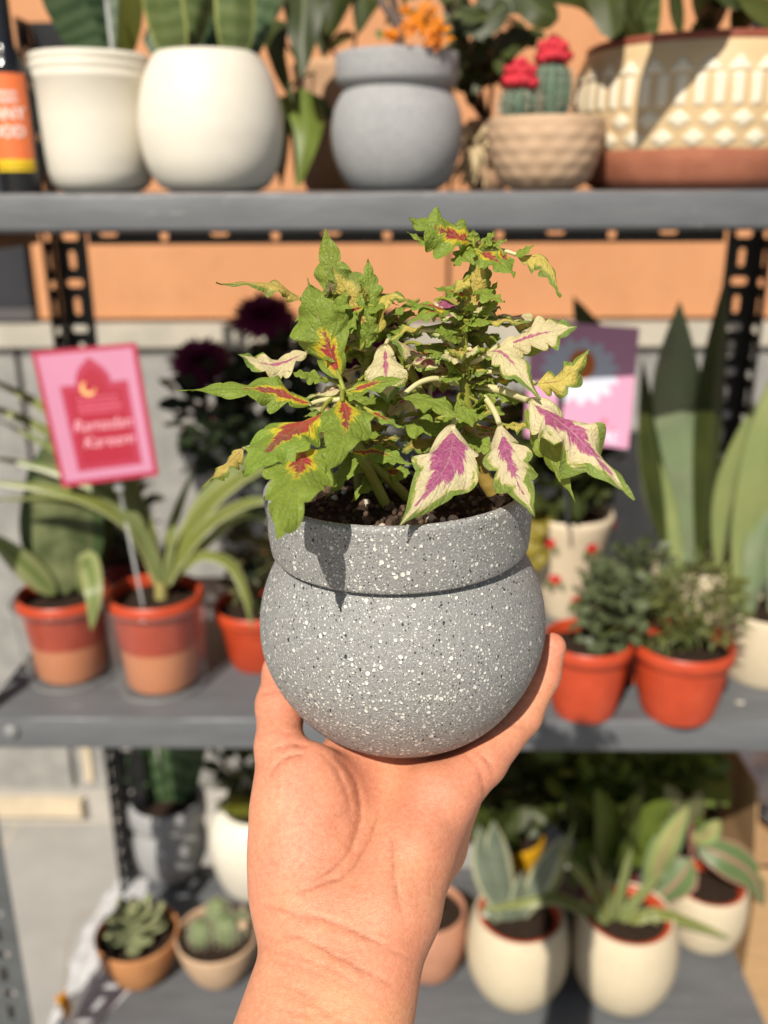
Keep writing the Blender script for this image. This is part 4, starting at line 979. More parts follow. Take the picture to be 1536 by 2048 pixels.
# -- terracotta bowl with rosette
tcb = mat('sunny_terracotta', (.56, .26, .105), (.46, .20, .08), stain=.35, rough=.75, scale=25, bump=.25, bscale=260, bdist=.0008, spec=.2)
t, c, pr = simple_pot('potted_succulent', 'orange terracotta bowl with a pale green rosette succulent, on the lowest board', 284, 1950, [(38, 1950), (52, 1940), (68, 1914), (79, 1884), (83, 1864)], tcb, Z3, smooth=True, wall=.005, drop=.014)
succ = leafmat('pale_succulent', (.36, .37, .19), (.26, .29, .15), trans=.08, rough=.5)
o = c+V(0, -.004, pr[-1][1]+.004)
for ring, (n, el, L, w) in enumerate(((9, .10, .052, .019), (8, .42, .050, .018), (7, .75, .043, .016), (5, 1.1, .032, .013), (3, 1.4, .02, .009))):
    for k in range(n):
        a = 2*PI*(k+.5*(ring % 2))/n+rnd.uniform(-.15, .15); d = V(math.cos(a), math.sin(a), 0); e = el+rnd.uniform(-.12, .12)
        L2 = L*rnd.uniform(.85, 1.12); b_ = o+V(0, 0, .008*ring)
        ex = d*math.cos(e)+V(0, 0, math.sin(e))
        mb = MB(); fat_leaf(mb, [b_, b_+ex*L2*.55, b_+ex*L2+V(0, 0, L2*.12)], w*1.28, .0055, V(0, 0, 1)-d*.4, tipw=2.2); mb.build('leaf', succ, t)
# -- peach bowl with cacti
t, c, pr = simple_pot('potted_cactus', 'pale peach bowl with a clump of round green cacti, just left of the wrist', 440, 1948, [(38, 1948), (52, 1938), (68, 1912), (79, 1884), (83, 1866)], pk, Z3, smooth=True, wall=.005, drop=.012)
cgreen = mat('green_cactus_skin', (.19, .23, .10), (.13, .18, .075), rough=.65, scale=60)
for dx, dy, r, h in ((-.022, -.008, .020, .042), (.018, -.004, .021, .050), (.0, .018, .020, .062), (.036, .014, .016, .04)):
    q = c+V(dx, dy, pr[-1][1]-.014); mb = MB()
    mb.lathe([(r*.7, 0), (r, h*.3), (r*1.02, h*.55), (r*.85, h*.82), (r*.45, h*.97), (0, h)], q, 60, disp=lambda a, rr, z, i: -.10*rr*(1-abs(math.sin(a*6.5)))**1.3)
    cb = mb.build('cactus', cgreen, t); mb = MB()
    for k in range(13):
        a = (k+.5)*2*PI/13
        for j in range(7):
            f = .12+.13*j; rr_ = r*(1.02 if f < .65 else 1.02*(1-((f-.65)/.4)**2)); o = q+V(rr_*math.cos(a), rr_*math.sin(a), h*f)
            for e in range(4):
                d = (V(math.cos(a), math.sin(a), .3)+rnd_dir()*.9).normalized(); mb.tube([o, o+d*.006], [.0005, .0002], 3, cap=False)
    mb.build('spines', spine, cb)
mb = MB(); mb.lathe([(.0, 0), (.006, .001), (.008, .006), (.006, .011), (0, .013)], c+V(.044, -.002, pr[-1][1]+.012), 14, disp=lambda a, r, z, i: .0008*math.sin(a*5)); mb.build('bud', pk, t)
# -- shaded clay bowl right of the wrist
t, c, pr = simple_pot('potted_cactus', 'rounded reddish clay bowl mostly hidden by the wrist, at its right', 856, 1935, [(40, 1935), (58, 1922), (72, 1888), (78, 1850), (74, 1815)], mat('pink_clay', (.52, .25, .15), (.44, .21, .13), rough=.75, scale=30, bump=.2), Z3, smooth=True, wall=.005, drop=.012)
q = c+V(-.015, 0, pr[-1][1]-.014); mb = MB(); mb.lathe([(.018, 0), (.024, .014), (.022, .03), (.010, .042), (0, .044)], q, 60, disp=lambda a, rr, z, i: -.12*rr*(1-abs(math.sin(a*5.5)))**1.3); mb.build('cactus', cgreen, t)
# -- yellow pot
t, c, pr = simple_pot('potted_foliage_plant', 'yellow pot in shade behind the silver snake plant, full of dark green leaves', 1012, 1782, [(50, 1782), (60, 1740), (70, 1690), (72, 1672), (71, 1662)], mat('yellow_paint', (.70, .37, .015), (.62, .32, .012), rough=.4, scale=10), Z3, drop=.012)
Yy = c.y
mb = MB()
for x, y, n in ((1000, 1590, 70), (1060, 1560, 70), (960, 1600, 50), (1110, 1560, 50), (1130, 1590, 40)):
    bush(mb, onY(x, y, Yy+rnd.uniform(-.02, .06)), .05, .05, .045, n, .055, .55, wave=.1)
mb.build('foliage', darkleaf, t)
mb = MB(); twigs(mb, c+V(0, 0, pr[-1][1]-.012), onY(1030, 1590, Yy), .08, .05, .05, 14, .0018); mb.build('stem', darkleaf, t)
for b_, ti, w in (((975, 1720, Yy-.01), (965, 1600, Yy-.03), 34), ((985, 1700, Yy-.01), (993, 1640, Yy-.04), 26)):
    mb = MB(); blade(mb, [onY(*b_), onY(*ti)], w*.8/F*1.5, (0, -1, .5), w_oval, n=8); mb.build('leaf', litleaf, t)
# -- three speckled cream pots with orange liners
def barrel(label, cx, yb, sil):
    b0 = onZ(cx, yb, Z3); prof, c = pot_from_px(cx, b0.y, sil, Z3+.0006); ps = prof_smooth(prof, 40)
    t = thing('potted_plant', c, label, 'potted plant', 'speckled cream barrel pots')
    mb = MB(); mb.lathe(wall_in(ps, .004, .02), c, 72); mb.build('pot', speck, t)
    r, z = prof[-1]
    mb = MB(); mb.lathe([(r-.0045, z-.03), (r-.0045, z-.004), (r-.005, z-.0015), (r-.008, z-.001), (r-.0115, z-.0025), (r-.0125, z-.006), (r-.014, z-.03)], c, 64); mb.build('liner', orange_pl, t)
    soil(t, c+V(0, 0, z-.016), r-.013); return t, c, prof
silver = leafmat('silver_grey_leaf', (.19, .225, .16), (.12, .15, .10), trans=.12, edge=(.42, .42, .27), edge_at=.70, rough=.4)
t, c, pr = barrel('speckled cream barrel pot with orange liner and stiff silver grey leaves, nearest the wrist', 1031, 1972, [(60, 1972), (76, 1962), (95, 1930), (102, 1893), (98, 1852), (88, 1824)])
Ye = c.y
for b_, ti, w, m_, nr, md in (((1018, 1850), (958, 1648), 56, silver, (.3, -1, .2), ((975, 1750),)), ((1026, 1850), (986, 1640), 62, silver, (.1, -1, .2), ((998, 1740),)), ((1032, 1850), (1128, 1668), 52, silver, (-.4, -1, .1), ((1080, 1760),)), ((1012, 1855), (958, 1830), 34, silver, (0, -.4, 1), ((985, 1822),)), ((1030, 1850), (1045, 1740), 36, silver, (.4, -1, .2), ()), ((1036, 1850), (1150, 1640), 22, spider2, (.2, -1, .2), ((1110, 1770),))):
    leaf(t, (*b_, Ye+rnd.uniform(-.008, .008)), (*ti, Ye-.01), w*.92, m_, nrm=nr, mids=tuple((*q, Ye-.005) for q in md), wf=w_whale, fold=.4)
t, c, pr = barrel('speckled cream barrel pot with orange liner and thin arching striped leaves, between two similar pots', 1240, 1978, [(60, 1978), (78, 1968), (97, 1934), (104, 1896), (100, 1854), (90, 1826)])
Yf = c.y
for ti, w, md in (((1108, 1690), 24, ((1180, 1770),)), ((955, 1822), 26, ((1130, 1800), (1050, 1806))), ((1470, 1880), 26, ((1310, 1826), (1390, 1848))), ((1265, 1690), 22, ((1246, 1770),)), ((1215, 1740), 18, ()), ((1330, 1740), 22, ((1280, 1790),)), ((1150, 1800), 20, ((1190, 1820),)), ((1320, 1850), 20, ((1285, 1830),)), ((1180, 1700), 18, ((1210, 1780),))):
    leaf(t, (1232, 1858, Yf+rnd.uniform(-.006, .006)), (*ti, Yf-.02), w, rnd.choice((spider, spider2)), nrm=(0, -.6, 1), mids=tuple((*q, Yf-.01) for q in md), wf=w_ribbon, fold=.35)
t, c, pr = barrel('speckled cream barrel pot with orange liner and broad pink green leaves, near the box', 1404, 1866, [(56, 1866), (66, 1858), (76, 1830), (79, 1800), (77, 1776), (73, 1764)])
Yk = c.y
pinkgreen = leafmat('pink_green_leaf', (.14, .20, .075), (.09, .14, .055), trans=.2, edge=(.42, .22, .16), edge_at=.88, mid=(.45, .20, .16), mid_w=.10)
palevar = leafmat('pale_variegated_leaf', (.42, .44, .16), (.26, .32, .11), trans=.2, mid=(.50, .26, .20), mid_w=.10, edge=(.20, .28, .12), edge_at=.7)
for b_, ti, w, m_, nr, md in (((1392, 1690), (1530, 1812), 74, pinkgreen, (.2, -.8, .7), ((1455, 1715), (1505, 1750))), ((1300, 1795), (1378, 1610), 66, palevar, (.1, -1, .4), ((1330, 1700),)), ((1385, 1720), (1312, 1800), 74, pinkgreen, (-.1, -1, .5), ((1352, 1765),)), ((1384, 1680), (1440, 1640), 44, palevar, (0, -.8, .9), ((1415, 1668),)), ((1380, 1650), (1400, 1580), 40, pinkgreen, (0, -1, .4), ()), ((1375, 1640), (1330, 1570), 40, pinkgreen, (0, -1, .4), ())):
    leaf(t, (*b_, Yk-.01), (*ti, Yk-.04), w, m_, nrm=nr, mids=tuple((*q, Yk-.03) for q in md), wf=w_lance, wave=.06)
mb = MB()
for q in (((1392, 1780, Yk), (1382, 1700, Yk-.005), (1384, 1620, Yk-.01)), ((1390, 1780, Yk), (1350, 1740, Yk-.01), (1300, 1795, Yk-.012)), ((1384, 1700, Yk), (1392, 1690, Yk-.01))): mb.tube(smoothpath([onY(*a) for a in q], 10), .0032, 7)
mb.build('stem', mat('pink_stem', (.34, .16, .12), (.26, .12, .09), rough=.6), t)
# -- broad leaved plant behind
t, c, pr = simple_pot('potted_pothos', 'dark red pot behind the speckled barrel pots, with broad green leaves', 1214, 1832, [(46, 1832), (56, 1790), (58, 1772), (58, 1764)], darkred, Z3)
Yp = c.y
for b_, ti, w, m_, nr, md in (((1240, 1735), (1192, 1578), 135, litleaf, (.1, -.8, 1), ((1222, 1660),)), ((1215, 1770), (1140, 1775), 96, litleaf, (-.2, -1, .7), ((1175, 1712),)), ((1235, 1770), (1282, 1630), 60, litleaf, (.4, -1, .3), ((1256, 1700),)), ((1240, 1740), (1345, 1600), 76, litleaf, (0, -.8, 1), ((1300, 1640),)), ((1225, 1720), (1290, 1560), 70, darkleaf, (0, -1, .8), ()), ((1200, 1720), (1130, 1590), 70, darkleaf, (0, -1, .6), ())):
    leaf(t, (*b_, Yp-.02), (*ti, Yp-.11), w, m_, nrm=nr, mids=tuple((*q, Yp-.07) for q in md), wf=w_heart, wave=.08)
mb = MB()
for x, y, n in ((1160, 1545, 60), (1230, 1550, 60), (1300, 1550, 60), (1360, 1545, 50), (1270, 1600, 40)): bush(mb, onY(x, y, Yp+.03), .05, .05, .04, n, .06, .6)
mb.build('foliage', litleaf, t)  # sunlit leaf colour brightens foliage that hangs in shade
mb = MB(); twigs(mb, c+V(0, 0, pr[-1][1]-.012), onY(1230, 1590, Yp+.03), .08, .05, .05, 12, .0018); mb.build('stem', darkleaf, t)
p = onY(1214, 1755, Yp-.045); q = onY(1216, 1680, Yp-.05)
mb = MB(); mb.box(-.0075, .0075, -.0004, .0004, 0, (q-p).z, Matrix.Translation(p)); tag(mb.build('plant_tag', mat('tag_white', (.62, .64, .68), rough=.4), smooth=False, root=p), 'small blank white plant tag among broad green leaves', 'plant tag')
t, c, pr = simple_pot('potted_plant', 'small cream pot with red liner, half hidden by leaves on the lowest board', 1318, 1712, [(34, 1712), (42, 1690), (44, 1668), (42, 1656)], creamp, Z3)
r, z = pr[-1]; mb = MB(); mb.lathe([(r-.003, z-.01), (r-.002, z+.003), (r-.006, z+.004), (r-.009, z-.01)], c, 48); mb.build('liner', orange_pl, t)
mb = MB(); bush(mb, c+V(.03, .01, z+.06), .05, .04, .05, 60, .05, .5); mb.build('foliage', darkleaf, t)
mb = MB(); twigs(mb, c+V(0, 0, z-.012), c+V(.03, .01, z+.05), .04, .03, .04, 8, .0018); mb.build('stem', darkleaf, t)
# -- cardboard box, bag and handle beside the rack
cardb = mat('cardboard', (.46, .29, .15), (.40, .25, .125), rough=.85, scale=10, bump=.2, bscale=200, stretch=(1, 1, 12), spec=.15)
bx0, by0, bzt = onY(1478, 1720, 1.32).x, 1.24, onY(1470, 1690, 1.30).z
W_, D_ = .50, .34
t = thing('cardboard_box', (bx0+W_/2, by0+D_/2, 0), 'open brown cardboard box standing on the ground at the right of the rack', 'box')
mb = MB(); th = .004
mb.box(bx0, bx0+W_, by0, by0+th, 0, bzt); mb.box(bx0, bx0+W_, by0+D_-th, by0+D_, 0, bzt); mb.box(bx0, bx0+th, by0+th+.0005, by0+D_-th-.0005, 0, bzt); mb.box(bx0+W_-th, bx0+W_, by0+th+.0005, by0+D_-th-.0005, 0, bzt); mb.box(bx0+th+.0005, bx0+W_-th-.0005, by0+th+.0005, by0+D_-th-.0005, .002, .006)
mb.build('body', cardb, t, smooth=False)
def flap(o, ex, ez, w, h): m = MB(); ey = ex.cross(ez).normalized(); M = Matrix((ex, ey, ez)).transposed().to_4x4(); M.translation = o; m.box(0, w, 0, .0035, 0, h, M); return m.build('flap', cardb, t, smooth=False)
flap(V(bx0+.001, by0+.01, bzt+.002), V(1, 0, 0), V(0, .86, -.10).normalized(), W_-.01, .15)
flap(V(bx0-.001, by0+.02, bzt+.001), V(0, 1, 0), V(-.10, 0, 1).normalized(), D_-.04, .145)
flap(V(bx0+.005, by0+D_, bzt+.001), V(1, 0, 0), V(0, .3, 1).normalized(), W_-.01, .12)
p = onY(1520, 1560, 1.50)
mb = MB(); rows = []
for i in range(29):
    th_ = PI*i/28; row = []
    for k in range(48):
        a = 2*PI*k/48; d = V(math.sin(th_)*math.cos(a), math.sin(th_)*math.sin(a), math.cos(th_))
        rr_ = 1+.34*mnoise.noise(d*2.3+V(3, 1, 7))+.20*abs(mnoise.noise(d*5+V(1, 8, 2)))+.10*mnoise.noise(d*12)
        row.append(p+V(d.x*.13, d.y*.09, d.z*.10)*rr_)
    rows.append(row)
mb.quadgrid(rows, wrap=True); o = mb.build('plastic_bag', mat('white_bag', (.78, .74, .68), (.70, .67, .62), rough=.4, scale=12), root=p-V(0, 0, .09)); tag(o, 'crumpled white plastic bag bulging above the cardboard box', 'bag')
p0, p1 = onY(1500, 1600, 1.36), onY(1590, 1690, 1.30)
mb = MB(); mb.tube(smoothpath([p0, p0.lerp(p1, .12), p0.lerp(p1, .5), p1], 12), [.009, .0105]+[.0085]*10, 12); tag(mb.build('tool_handle', mat('black_rubber', (.012, .012, .013), rough=.4), root=p1), 'black tool handle leaning across the open cardboard box', 'handle')
# -- crumpled clear film on the left end of the lowest board
t_ = NT('plastic_film'); nz = t_.noise(60, 5.)
pr_ = t_.principled((.70, .70, .72), .22, .7, t_.bump(nz, .6, .004)); tr = t_.n('ShaderNodeBsdfTransparent'); mx = t_.n('ShaderNodeMixShader'); mx.inputs[0].default_value = .72
t_.link(tr.outputs[0], mx.inputs[1]); t_.link(pr_, mx.inputs[2]); film = t_.finish(mx.outputs[0])
def film_pt(s, v):
    y = .98+.44*s; e = -.425-.02*math.sin(s*9)-.03*s
    L = .23*v+.01*math.sin(s*13+v*3)
    fl = max(0, e+.505); cr = .010*mnoise.noise(V(s*7, v*6, 1))+.006*abs(mnoise.noise(V(s*19, v*15, 4)))
    if L < fl: return V(e-L, y, Z3+.0035+abs(cr)*min(1, L*30))
    d = L-fl; return V(e-fl-d*.52-abs(cr), y+.3*cr, Z3+.0035+abs(cr)-.8*d*min(1, d*14))
mb = MB(); mb.quadgrid([[film_pt(i/60, j/36) for j in range(37)] for i in range(61)]); tag(mb.build('plastic_sheet', film, root=(-.46, 1.2, Z3)), 'crumpled silvery plastic sheet hanging over the left end of the lowest board', 'sheet')
p = onZ(130, 2010, Z3+.02); t = thing('dried_flower', p, 'small yellow flower on a dry stem lying on the silvery plastic sheet', 'flower')
mb = MB(); mb.tube(smoothpath([onZ(128, 1985, Z3+.02), onZ(138, 1880, Z3+.02), onZ(165, 1830, Z3+.03), onZ(205, 1822, Z3+.03)], 14), .0011, 6); mb.build('stem', mat('dry_stem', (.40, .30, .20), rough=.8), t)
mb = MB()
for px, py in ((125, 1998), (133, 2022), (128, 2012)):
    o = onZ(px, py, Z3+.022)
    for k in range(9):
        d = rnd_dir(.5); blade(mb, [o, o+d*.006, o+d*.012], .009, rnd_dir(1), w_oval, n=5, nv=1)
mb.build('petals', leafmat('yellow_petal', (.80, .42, .02), (.70, .33, .01), trans=.3), t)
# ================================================================ THE HELD PLANTER
ZP = .400; s_ = ZP/F
PC = P(805, 1255, ZP)
TILT = Matrix.Rotation(math.radians(-1.8), 3, CF)
def pp(r, z, a=0.): return PC + TILT @ V(r*s_*math.cos(a), r*s_*math.sin(a), z*s_)
base = PC + TILT @ V(0, 0, -222*s_)
planter = thing('potted_coleus', base, 'grey stone speckled planter resting on a hand, coleus with jagged green, cream and pink leaves', 'potted plant')
t_ = NT('speckled_stone')
oc = t_.obj()
def vor(scale, sx_=None):
    v = t_.n('ShaderNodeTexVoronoi'); v.feature = 'F1'; v.inputs['Scale'].default_value = scale; v.inputs['Randomness'].default_value = 1
    vec = oc
    if sx_:
        mp_ = t_.n('ShaderNodeMapping'); mp_.inputs['Scale'].default_value = sx_; mp_.inputs['Rotation'].default_value = (.7, .5, .9); t_.link(oc, mp_.inputs[0]); vec = mp_.outputs[0]
    wn = t_.n('ShaderNodeTexNoise'); wn.inputs['Scale'].default_value = scale*1.3; wn.inputs['Detail'].default_value = 2
    t_.link(vec, wn.inputs['Vector'])
    ad = t_.n('ShaderNodeMixRGB'); ad.blend_type = 'LINEAR_LIGHT'; ad.inputs[0].default_value = .22/scale*1.; t_.link(vec, ad.inputs[1]); t_.link(wn.outputs['Color'], ad.inputs[2])
    t_.link(ad.outputs[0], v.inputs['Vector'])
    sep = t_.n('ShaderNodeSeparateColor'); t_.link(v.outputs['Color'], sep.inputs[0])
    return v.outputs['Distance'], sep.outputs[0], sep.outputs[1]
sxyz = t_.n('ShaderNodeSeparateXYZ'); t_.link(oc, sxyz.inputs[0])
# density of the spatter: heavier in patches and towards the lower half of the pot
dens = t_.math('MULTIPLY_ADD', t_.noise(22, 3.), 2.4, -.28)
low = t_.ramp(t_.math('MULTIPLY', sxyz.outputs[2], 10.), [(.10, 1.), (.45, .85), (.75, .34), (.95, .45)])
dens = t_.math('MULTIPLY', dens, low)
def dots(scale, rmin, rvar, thr_gain, sx_=None, soft=.05):
    d, r1, r2_ = vor(scale, sx_)
    size = t_.math('MULTIPLY_ADD', t_.math('MULTIPLY', r2_, r2_), rvar, rmin)
    m = t_.n('ShaderNodeMapRange'); m.interpolation_type = 'SMOOTHSTEP'
    t_.link(t_.math('SUBTRACT', size, d), m.inputs[0]); m.inputs[1].default_value = -soft; m.inputs[2].default_value = soft
    on = t_.math('LESS_THAN', r1, thr_gain if isinstance(thr_gain, float) else thr_gain)
    return t_.math('MULTIPLY', m.outputs[0], on)
w1 = dots(390, .14, .26, t_.math('MULTIPLY', dens, 1.0))
w2 = dots(680, .15, .25, t_.math('MULTIPLY_ADD', dens, 1.3, .22))
w3 = dots(1200, .15, .25, t_.math('MULTIPLY_ADD', dens, .9, .36))
bdens = t_.math('MULTIPLY_ADD', t_.noise(24, 3.), .8, -.06)
b1 = dots(400, .10, .24, t_.math('MULTIPLY', bdens, .42), (1.6, .7, 1.))
b2 = dots(760, .12, .25, t_.math('MULTIPLY', bdens, 1.5), (1.3, .8, 1.))
b3 = dots(1350, .15, .25, .34)
basec = t_.ramp(t_.noise(14, 5., .6), [(.3, (.235, .24, .232)), (.7, (.29, .288, .275))])
basec = t_.mix(.34, basec, t_.ramp(t_.noise(1300, 4., .8), [(.36, (.10, .10, .10)), (.64, (.46, .46, .44))]))
basec = t_.mix(t_.math('MULTIPLY', t_.ramp(t_.noise(30, 6., .7), [(.52, 0.), (.75, 1.)]), .35), basec, (.17, .155, .13))
col = t_.mix(t_.math('MULTIPLY', b3, .7), basec, (.08, .082, .085))
col = t_.mix(t_.math('MULTIPLY', w3, .75), col, (.60, .60, .57))
col = t_.mix(t_.math('MULTIPLY', b2, .9), col, (.03, .031, .033))
col = t_.mix(w2, col, (.66, .655, .60))
col = t_.mix(t_.math('MULTIPLY', b1, .95), col, (.022, .022, .024))
col = t_.mix(w1, col, (.72, .71, .65))
hgt = t_.math('ADD', t_.math('MULTIPLY', w1, 1.), t_.math('MULTIPLY', w2, .6)); hgt = t_.math('MULTIPLY_ADD', t_.noise(900, 4., .7), .7, hgt)
stone_m = t_.finish(t_.principled(col, .62, .3, t_.bump(hgt, .8, .0007)))
body = [(0, -222), (95, -222), (112, -219), (128, -213), (150, -200), (178, -184), (205, -162), (230, -131), (256, -88), (273, -45), (281, -5), (281, 35), (275, 75), (262, 115), (246, 148), (231, 172), (218, 186), (216, 200)]
mb = MB(); mb.lathe([(r*s_, z*s_) for r, z in body[:2]]+prof_smooth([(r*s_, z*s_) for r, z in body[1:]], 70), PC, 128, tilt=TILT); pot = mb.build('pot', stone_m, planter)
rim_ = [(226, 194), (240, 184), (249, 181), (254, 183), (257, 190), (260, 220), (263, 270), (264.5, 292), (264, 300), (260, 305), (254, 306), (249, 304), (246, 298), (244, 280), (240, 240), (236, 205)]
mb = MB(); mb.lathe(prof_smooth([(r*s_*.962, z*s_) for r, z in rim_], 70), PC, 128, tilt=TILT); mb.build('rim', stone_m, pot)
# soil with perlite crumbs
def soil_pt(x, y): 
    h = 262+16*(1-(x*x+y*y)/230**2)+9*mnoise.noise(V(x*.03, y*.03, 1))+6*mnoise.noise(V(x*.1, y*.1, 5))
    return PC + TILT @ V(x*s_, y*s_, h*s_)
mb = MB(); mb.quadgrid([[soil_pt(230*i/30*math.cos(2*PI*k/90), 230*i/30*math.sin(2*PI*k/90)) for k in range(90)] for i in range(31)], wrap=True); so_ = mb.build('soil', SOIL, planter)
mb = MB(); mb2 = MB(); r2 = random.Random(5)
for k in range(420):
    a, r = r2.uniform(0, 2*PI), 224*math.sqrt(r2.random()); q = soil_pt(r*math.cos(a), r*math.sin(a)); big = r2.random()
    m_ = mb2 if big < .06 else mb; sz = r2.uniform(.0007, .0017) if m_ is mb else r2.uniform(.0012, .0022)
    mb_rows = [[q+V(0, 0, sz*.5)+V(math.sin(th)*math.cos(b), math.sin(th)*math.sin(b), math.cos(th))*sz*(1+.5*mnoise.noise(V(th*3, b*2, k))) for b in [2*PI*j/7 for j in range(7)]] for th in [PI*i/5 for i in range(6)]]
    m_.quadgrid(mb_rows, wrap=True)
mb.build('soil_crumbs', mat('bark_crumb', (.13, .075, .045), (.04, .025, .016), rough=.9, scale=400), so_)['kind'] = 'stuff'
mb2.build('perlite', mat('perlite', (.52, .46, .40), (.4, .35, .3), rough=.9, scale=300), so_)['kind'] = 'stuff'
# ================================================================ THE HAND
# Built as one distance field in the hand's own frame (x right, y up, z towards its palm side), then meshed.
def hp(px, py, zc): return np.array([(px-768)*zc/F, -(py-1024)*zc/F, -zc])
def px2(r, zc): return r*zc/F
GH = .0011
lo_ = np.array([-.095, -.270, -.505]); hi_ = np.array([.098, -.028, -.240])
nx, ny, nz_ = [int(v) for v in np.ceil((hi_-lo_)/GH)]
gx = (lo_[0]+GH*np.arange(nx)).astype(np.float32)[:, None, None]; gy = (lo_[1]+GH*np.arange(ny)).astype(np.float32)[None, :, None]; gz = (lo_[2]+GH*np.arange(nz_)).astype(np.float32)[None, None, :]
def cone(a, b, ra, rb, flat=1., axis=None):
    """distance to a tapering limb from a to b; flat < 1 squeezes it along axis"""
    a = a.astype(np.float32); b = b.astype(np.float32); ab = b-a; L2 = float(ab @ ab)
    dx, dy, dz = gx-a[0], gy-a[1], gz-a[2]
    t = np.clip((dx*ab[0]+dy*ab[1]+dz*ab[2])/L2, 0, 1)
    ex, ey, ez = dx-t*ab[0], dy-t*ab[1], dz-t*ab[2]
    q = ex*ex+ey*ey+ez*ez
    if flat != 1.:
        n = axis/np.linalg.norm(axis); h = ex*n[0]+ey*n[1]+ez*n[2]; q = q+h*h*(1/flat**2-1)
    return np.sqrt(q)-(ra+(rb-ra)*t)
def ellip(c, ax):
    """c centre, ax three (unit vector, radius)"""
    dx, dy, dz = gx-np.float32(c[0]), gy-np.float32(c[1]), gz-np.float32(c[2]); q = 0; m = min(r for _, r in ax)
    for n, r in ax:
        n = n/np.linalg.norm(n); q = q+((dx*n[0]+dy*n[1]+dz*n[2])/r)**2
    k = np.sqrt(q); return (k-1)*m*(.5+.5*np.minimum(k, 2)/2+.25)
def smin(a, b, k):
    h = np.clip(.5+.5*(b-a)/k, 0, 1); return b*(1-h)+a*h-k*h*(1-h)
def J(px, py, zc, r): return (hp(px, py, zc), px2(r, zc))
def chain(js, k=.004):
    d = None
    for (a, ra), (b, rb) in zip(js, js[1:]):
        c = cone(a, b, ra, rb); d = c if d is None else smin(d, c, k)
    return d
PN = np.array([0., .30, 1.]); PN /= np.linalg.norm(PN)             # the way the palm looks
# forearm and wrist: two bones wide, flattened
fore = smin(cone(hp(345, 2850, .262), hp(622, 1850, .352), px2(165, .262), px2(78, .352)), cone(hp(545, 2850, .262), hp(772, 1850, .350), px2(165, .262), px2(84, .35)), .022)
# palm: four metacarpals
W_ = [(620, 1805, .362, 74), (672, 1815, .364, 82), (740, 1810, .364, 82), (800, 1790, .362, 80)]
M_ = [(694, 1518, .402, 50), (752, 1512, .404, 52), (838, 1520, .404, 52), (918, 1550, .396, 50)]
palm = None
for w, m in zip(W_, M_):
    c = cone(hp(*w[:3]), hp(*m[:3]), px2(w[3], w[2]), px2(m[3], m[2])); palm = c if palm is None else smin(palm, c, .010)
d = smin(fore, palm, .016)
th = ellip(hp(598, 1654, .370), [(np.array([.16, 1., -.35]), px2(168, .370)), (np.array([1., -.16, 0.]), px2(100, .370)), (PN, px2(74, .370))])
d = smin(d, th, .017)
hy = smin(cone(hp(866, 1585, .381), hp(828, 1700, .365), px2(50, .382), px2(50, .367)), cone(hp(828, 1700, .365), hp(784, 1835, .355), px2(52, .367), px2(50, .356)), .008)
d = smin(d, hy, .012)
hb = smin(cone(hp(918, 1592, .410), hp(880, 1700, .398), px2(40, .410), px2(44, .402)), cone(hp(880, 1700, .398), hp(816, 1850, .380), px2(44, .402), px2(40, .380)), .006)
d = smin(d, hb, .020)
# thumb
d = smin(d, chain([J(575, 1600, .374, 64), J(558, 1495, .386, 46), J(561, 1410, .402, 47), J(574, 1345, .414, 46), J(592, 1285, .421, 37)]), .007)
# web between thumb and forefinger
d = smin(d, cone(hp(615, 1575, .386), hp(690, 1535, .402), px2(48, .386), px2(44, .402)), .008)
# little finger
pk_ = chain([J(900, 1590, .380, 56), J(966, 1526, .390, 45), J(1044, 1432, .404, 38), J(1086, 1352, .4065, 33), J(1104, 1294, .4075, 28.5)], .003)
d = smin(d, pk_, .006)
fing = [chain([J(696, 1520, .400, 48), J(698, 1450, .434, 44), J(694, 1390, .462, 40), J(694, 1330, .474, 37), J(708, 1290, .478, 33)]),
        chain([J(752, 1514, .404, 50), J(756, 1450, .448, 45), J(764, 1360, .476, 41), J(772, 1280, .482, 37), J(778, 1235, .480, 33)]),
        chain([J(838, 1520, .404, 50), J(866, 1460, .442, 44), J(888, 1385, .466, 40), J(902, 1310, .474, 36), J(908, 1265, .474, 32)])]
for f in fing: d = smin(d, f, .005)
# creases and folds: grooves that follow lines on the palm
PX = 768+F*gx/(-gz); PY = 1024-F*gy/(-gz)
front = (gz > -.4)
def seglen(q):
    global TT
    D = None; TT = np.zeros_like(PX); nq_ = len(q)-1
    q = [np.array(p, np.float32) for p in q]
    for i_, (a, b) in enumerate(zip(q, q[1:])):
        ab = b-a; t = np.clip(((PX-a[0])*ab[0]+(PY-a[1])*ab[1])/float(ab @ ab), 0, 1)
        D2 = (PX-a[0]-t*ab[0])**2+(PY-a[1]-t*ab[1])**2
        if D is None: D = D2; TT = (i_+t)/nq_
        else: TT = np.where(D2 < D, (i_+t)/nq_, TT); D = np.minimum(D, D2)
    return D
def fade(T, k): return np.clip(np.sin(np.pi*T), 0, 1)**.45*(.72+.28*np.sin(T*17+k)*np.sin(T*7.3+2*k))
def sp2(q, n=18): return [(p.x+4*mnoise.noise(V(p.x*.03, p.y*.03, 2)), p.y+5*mnoise.noise(V(p.x*.03, p.y*.03, 7))) for p in smoothpath([V(x, y, 0) for x, y in q], n)]
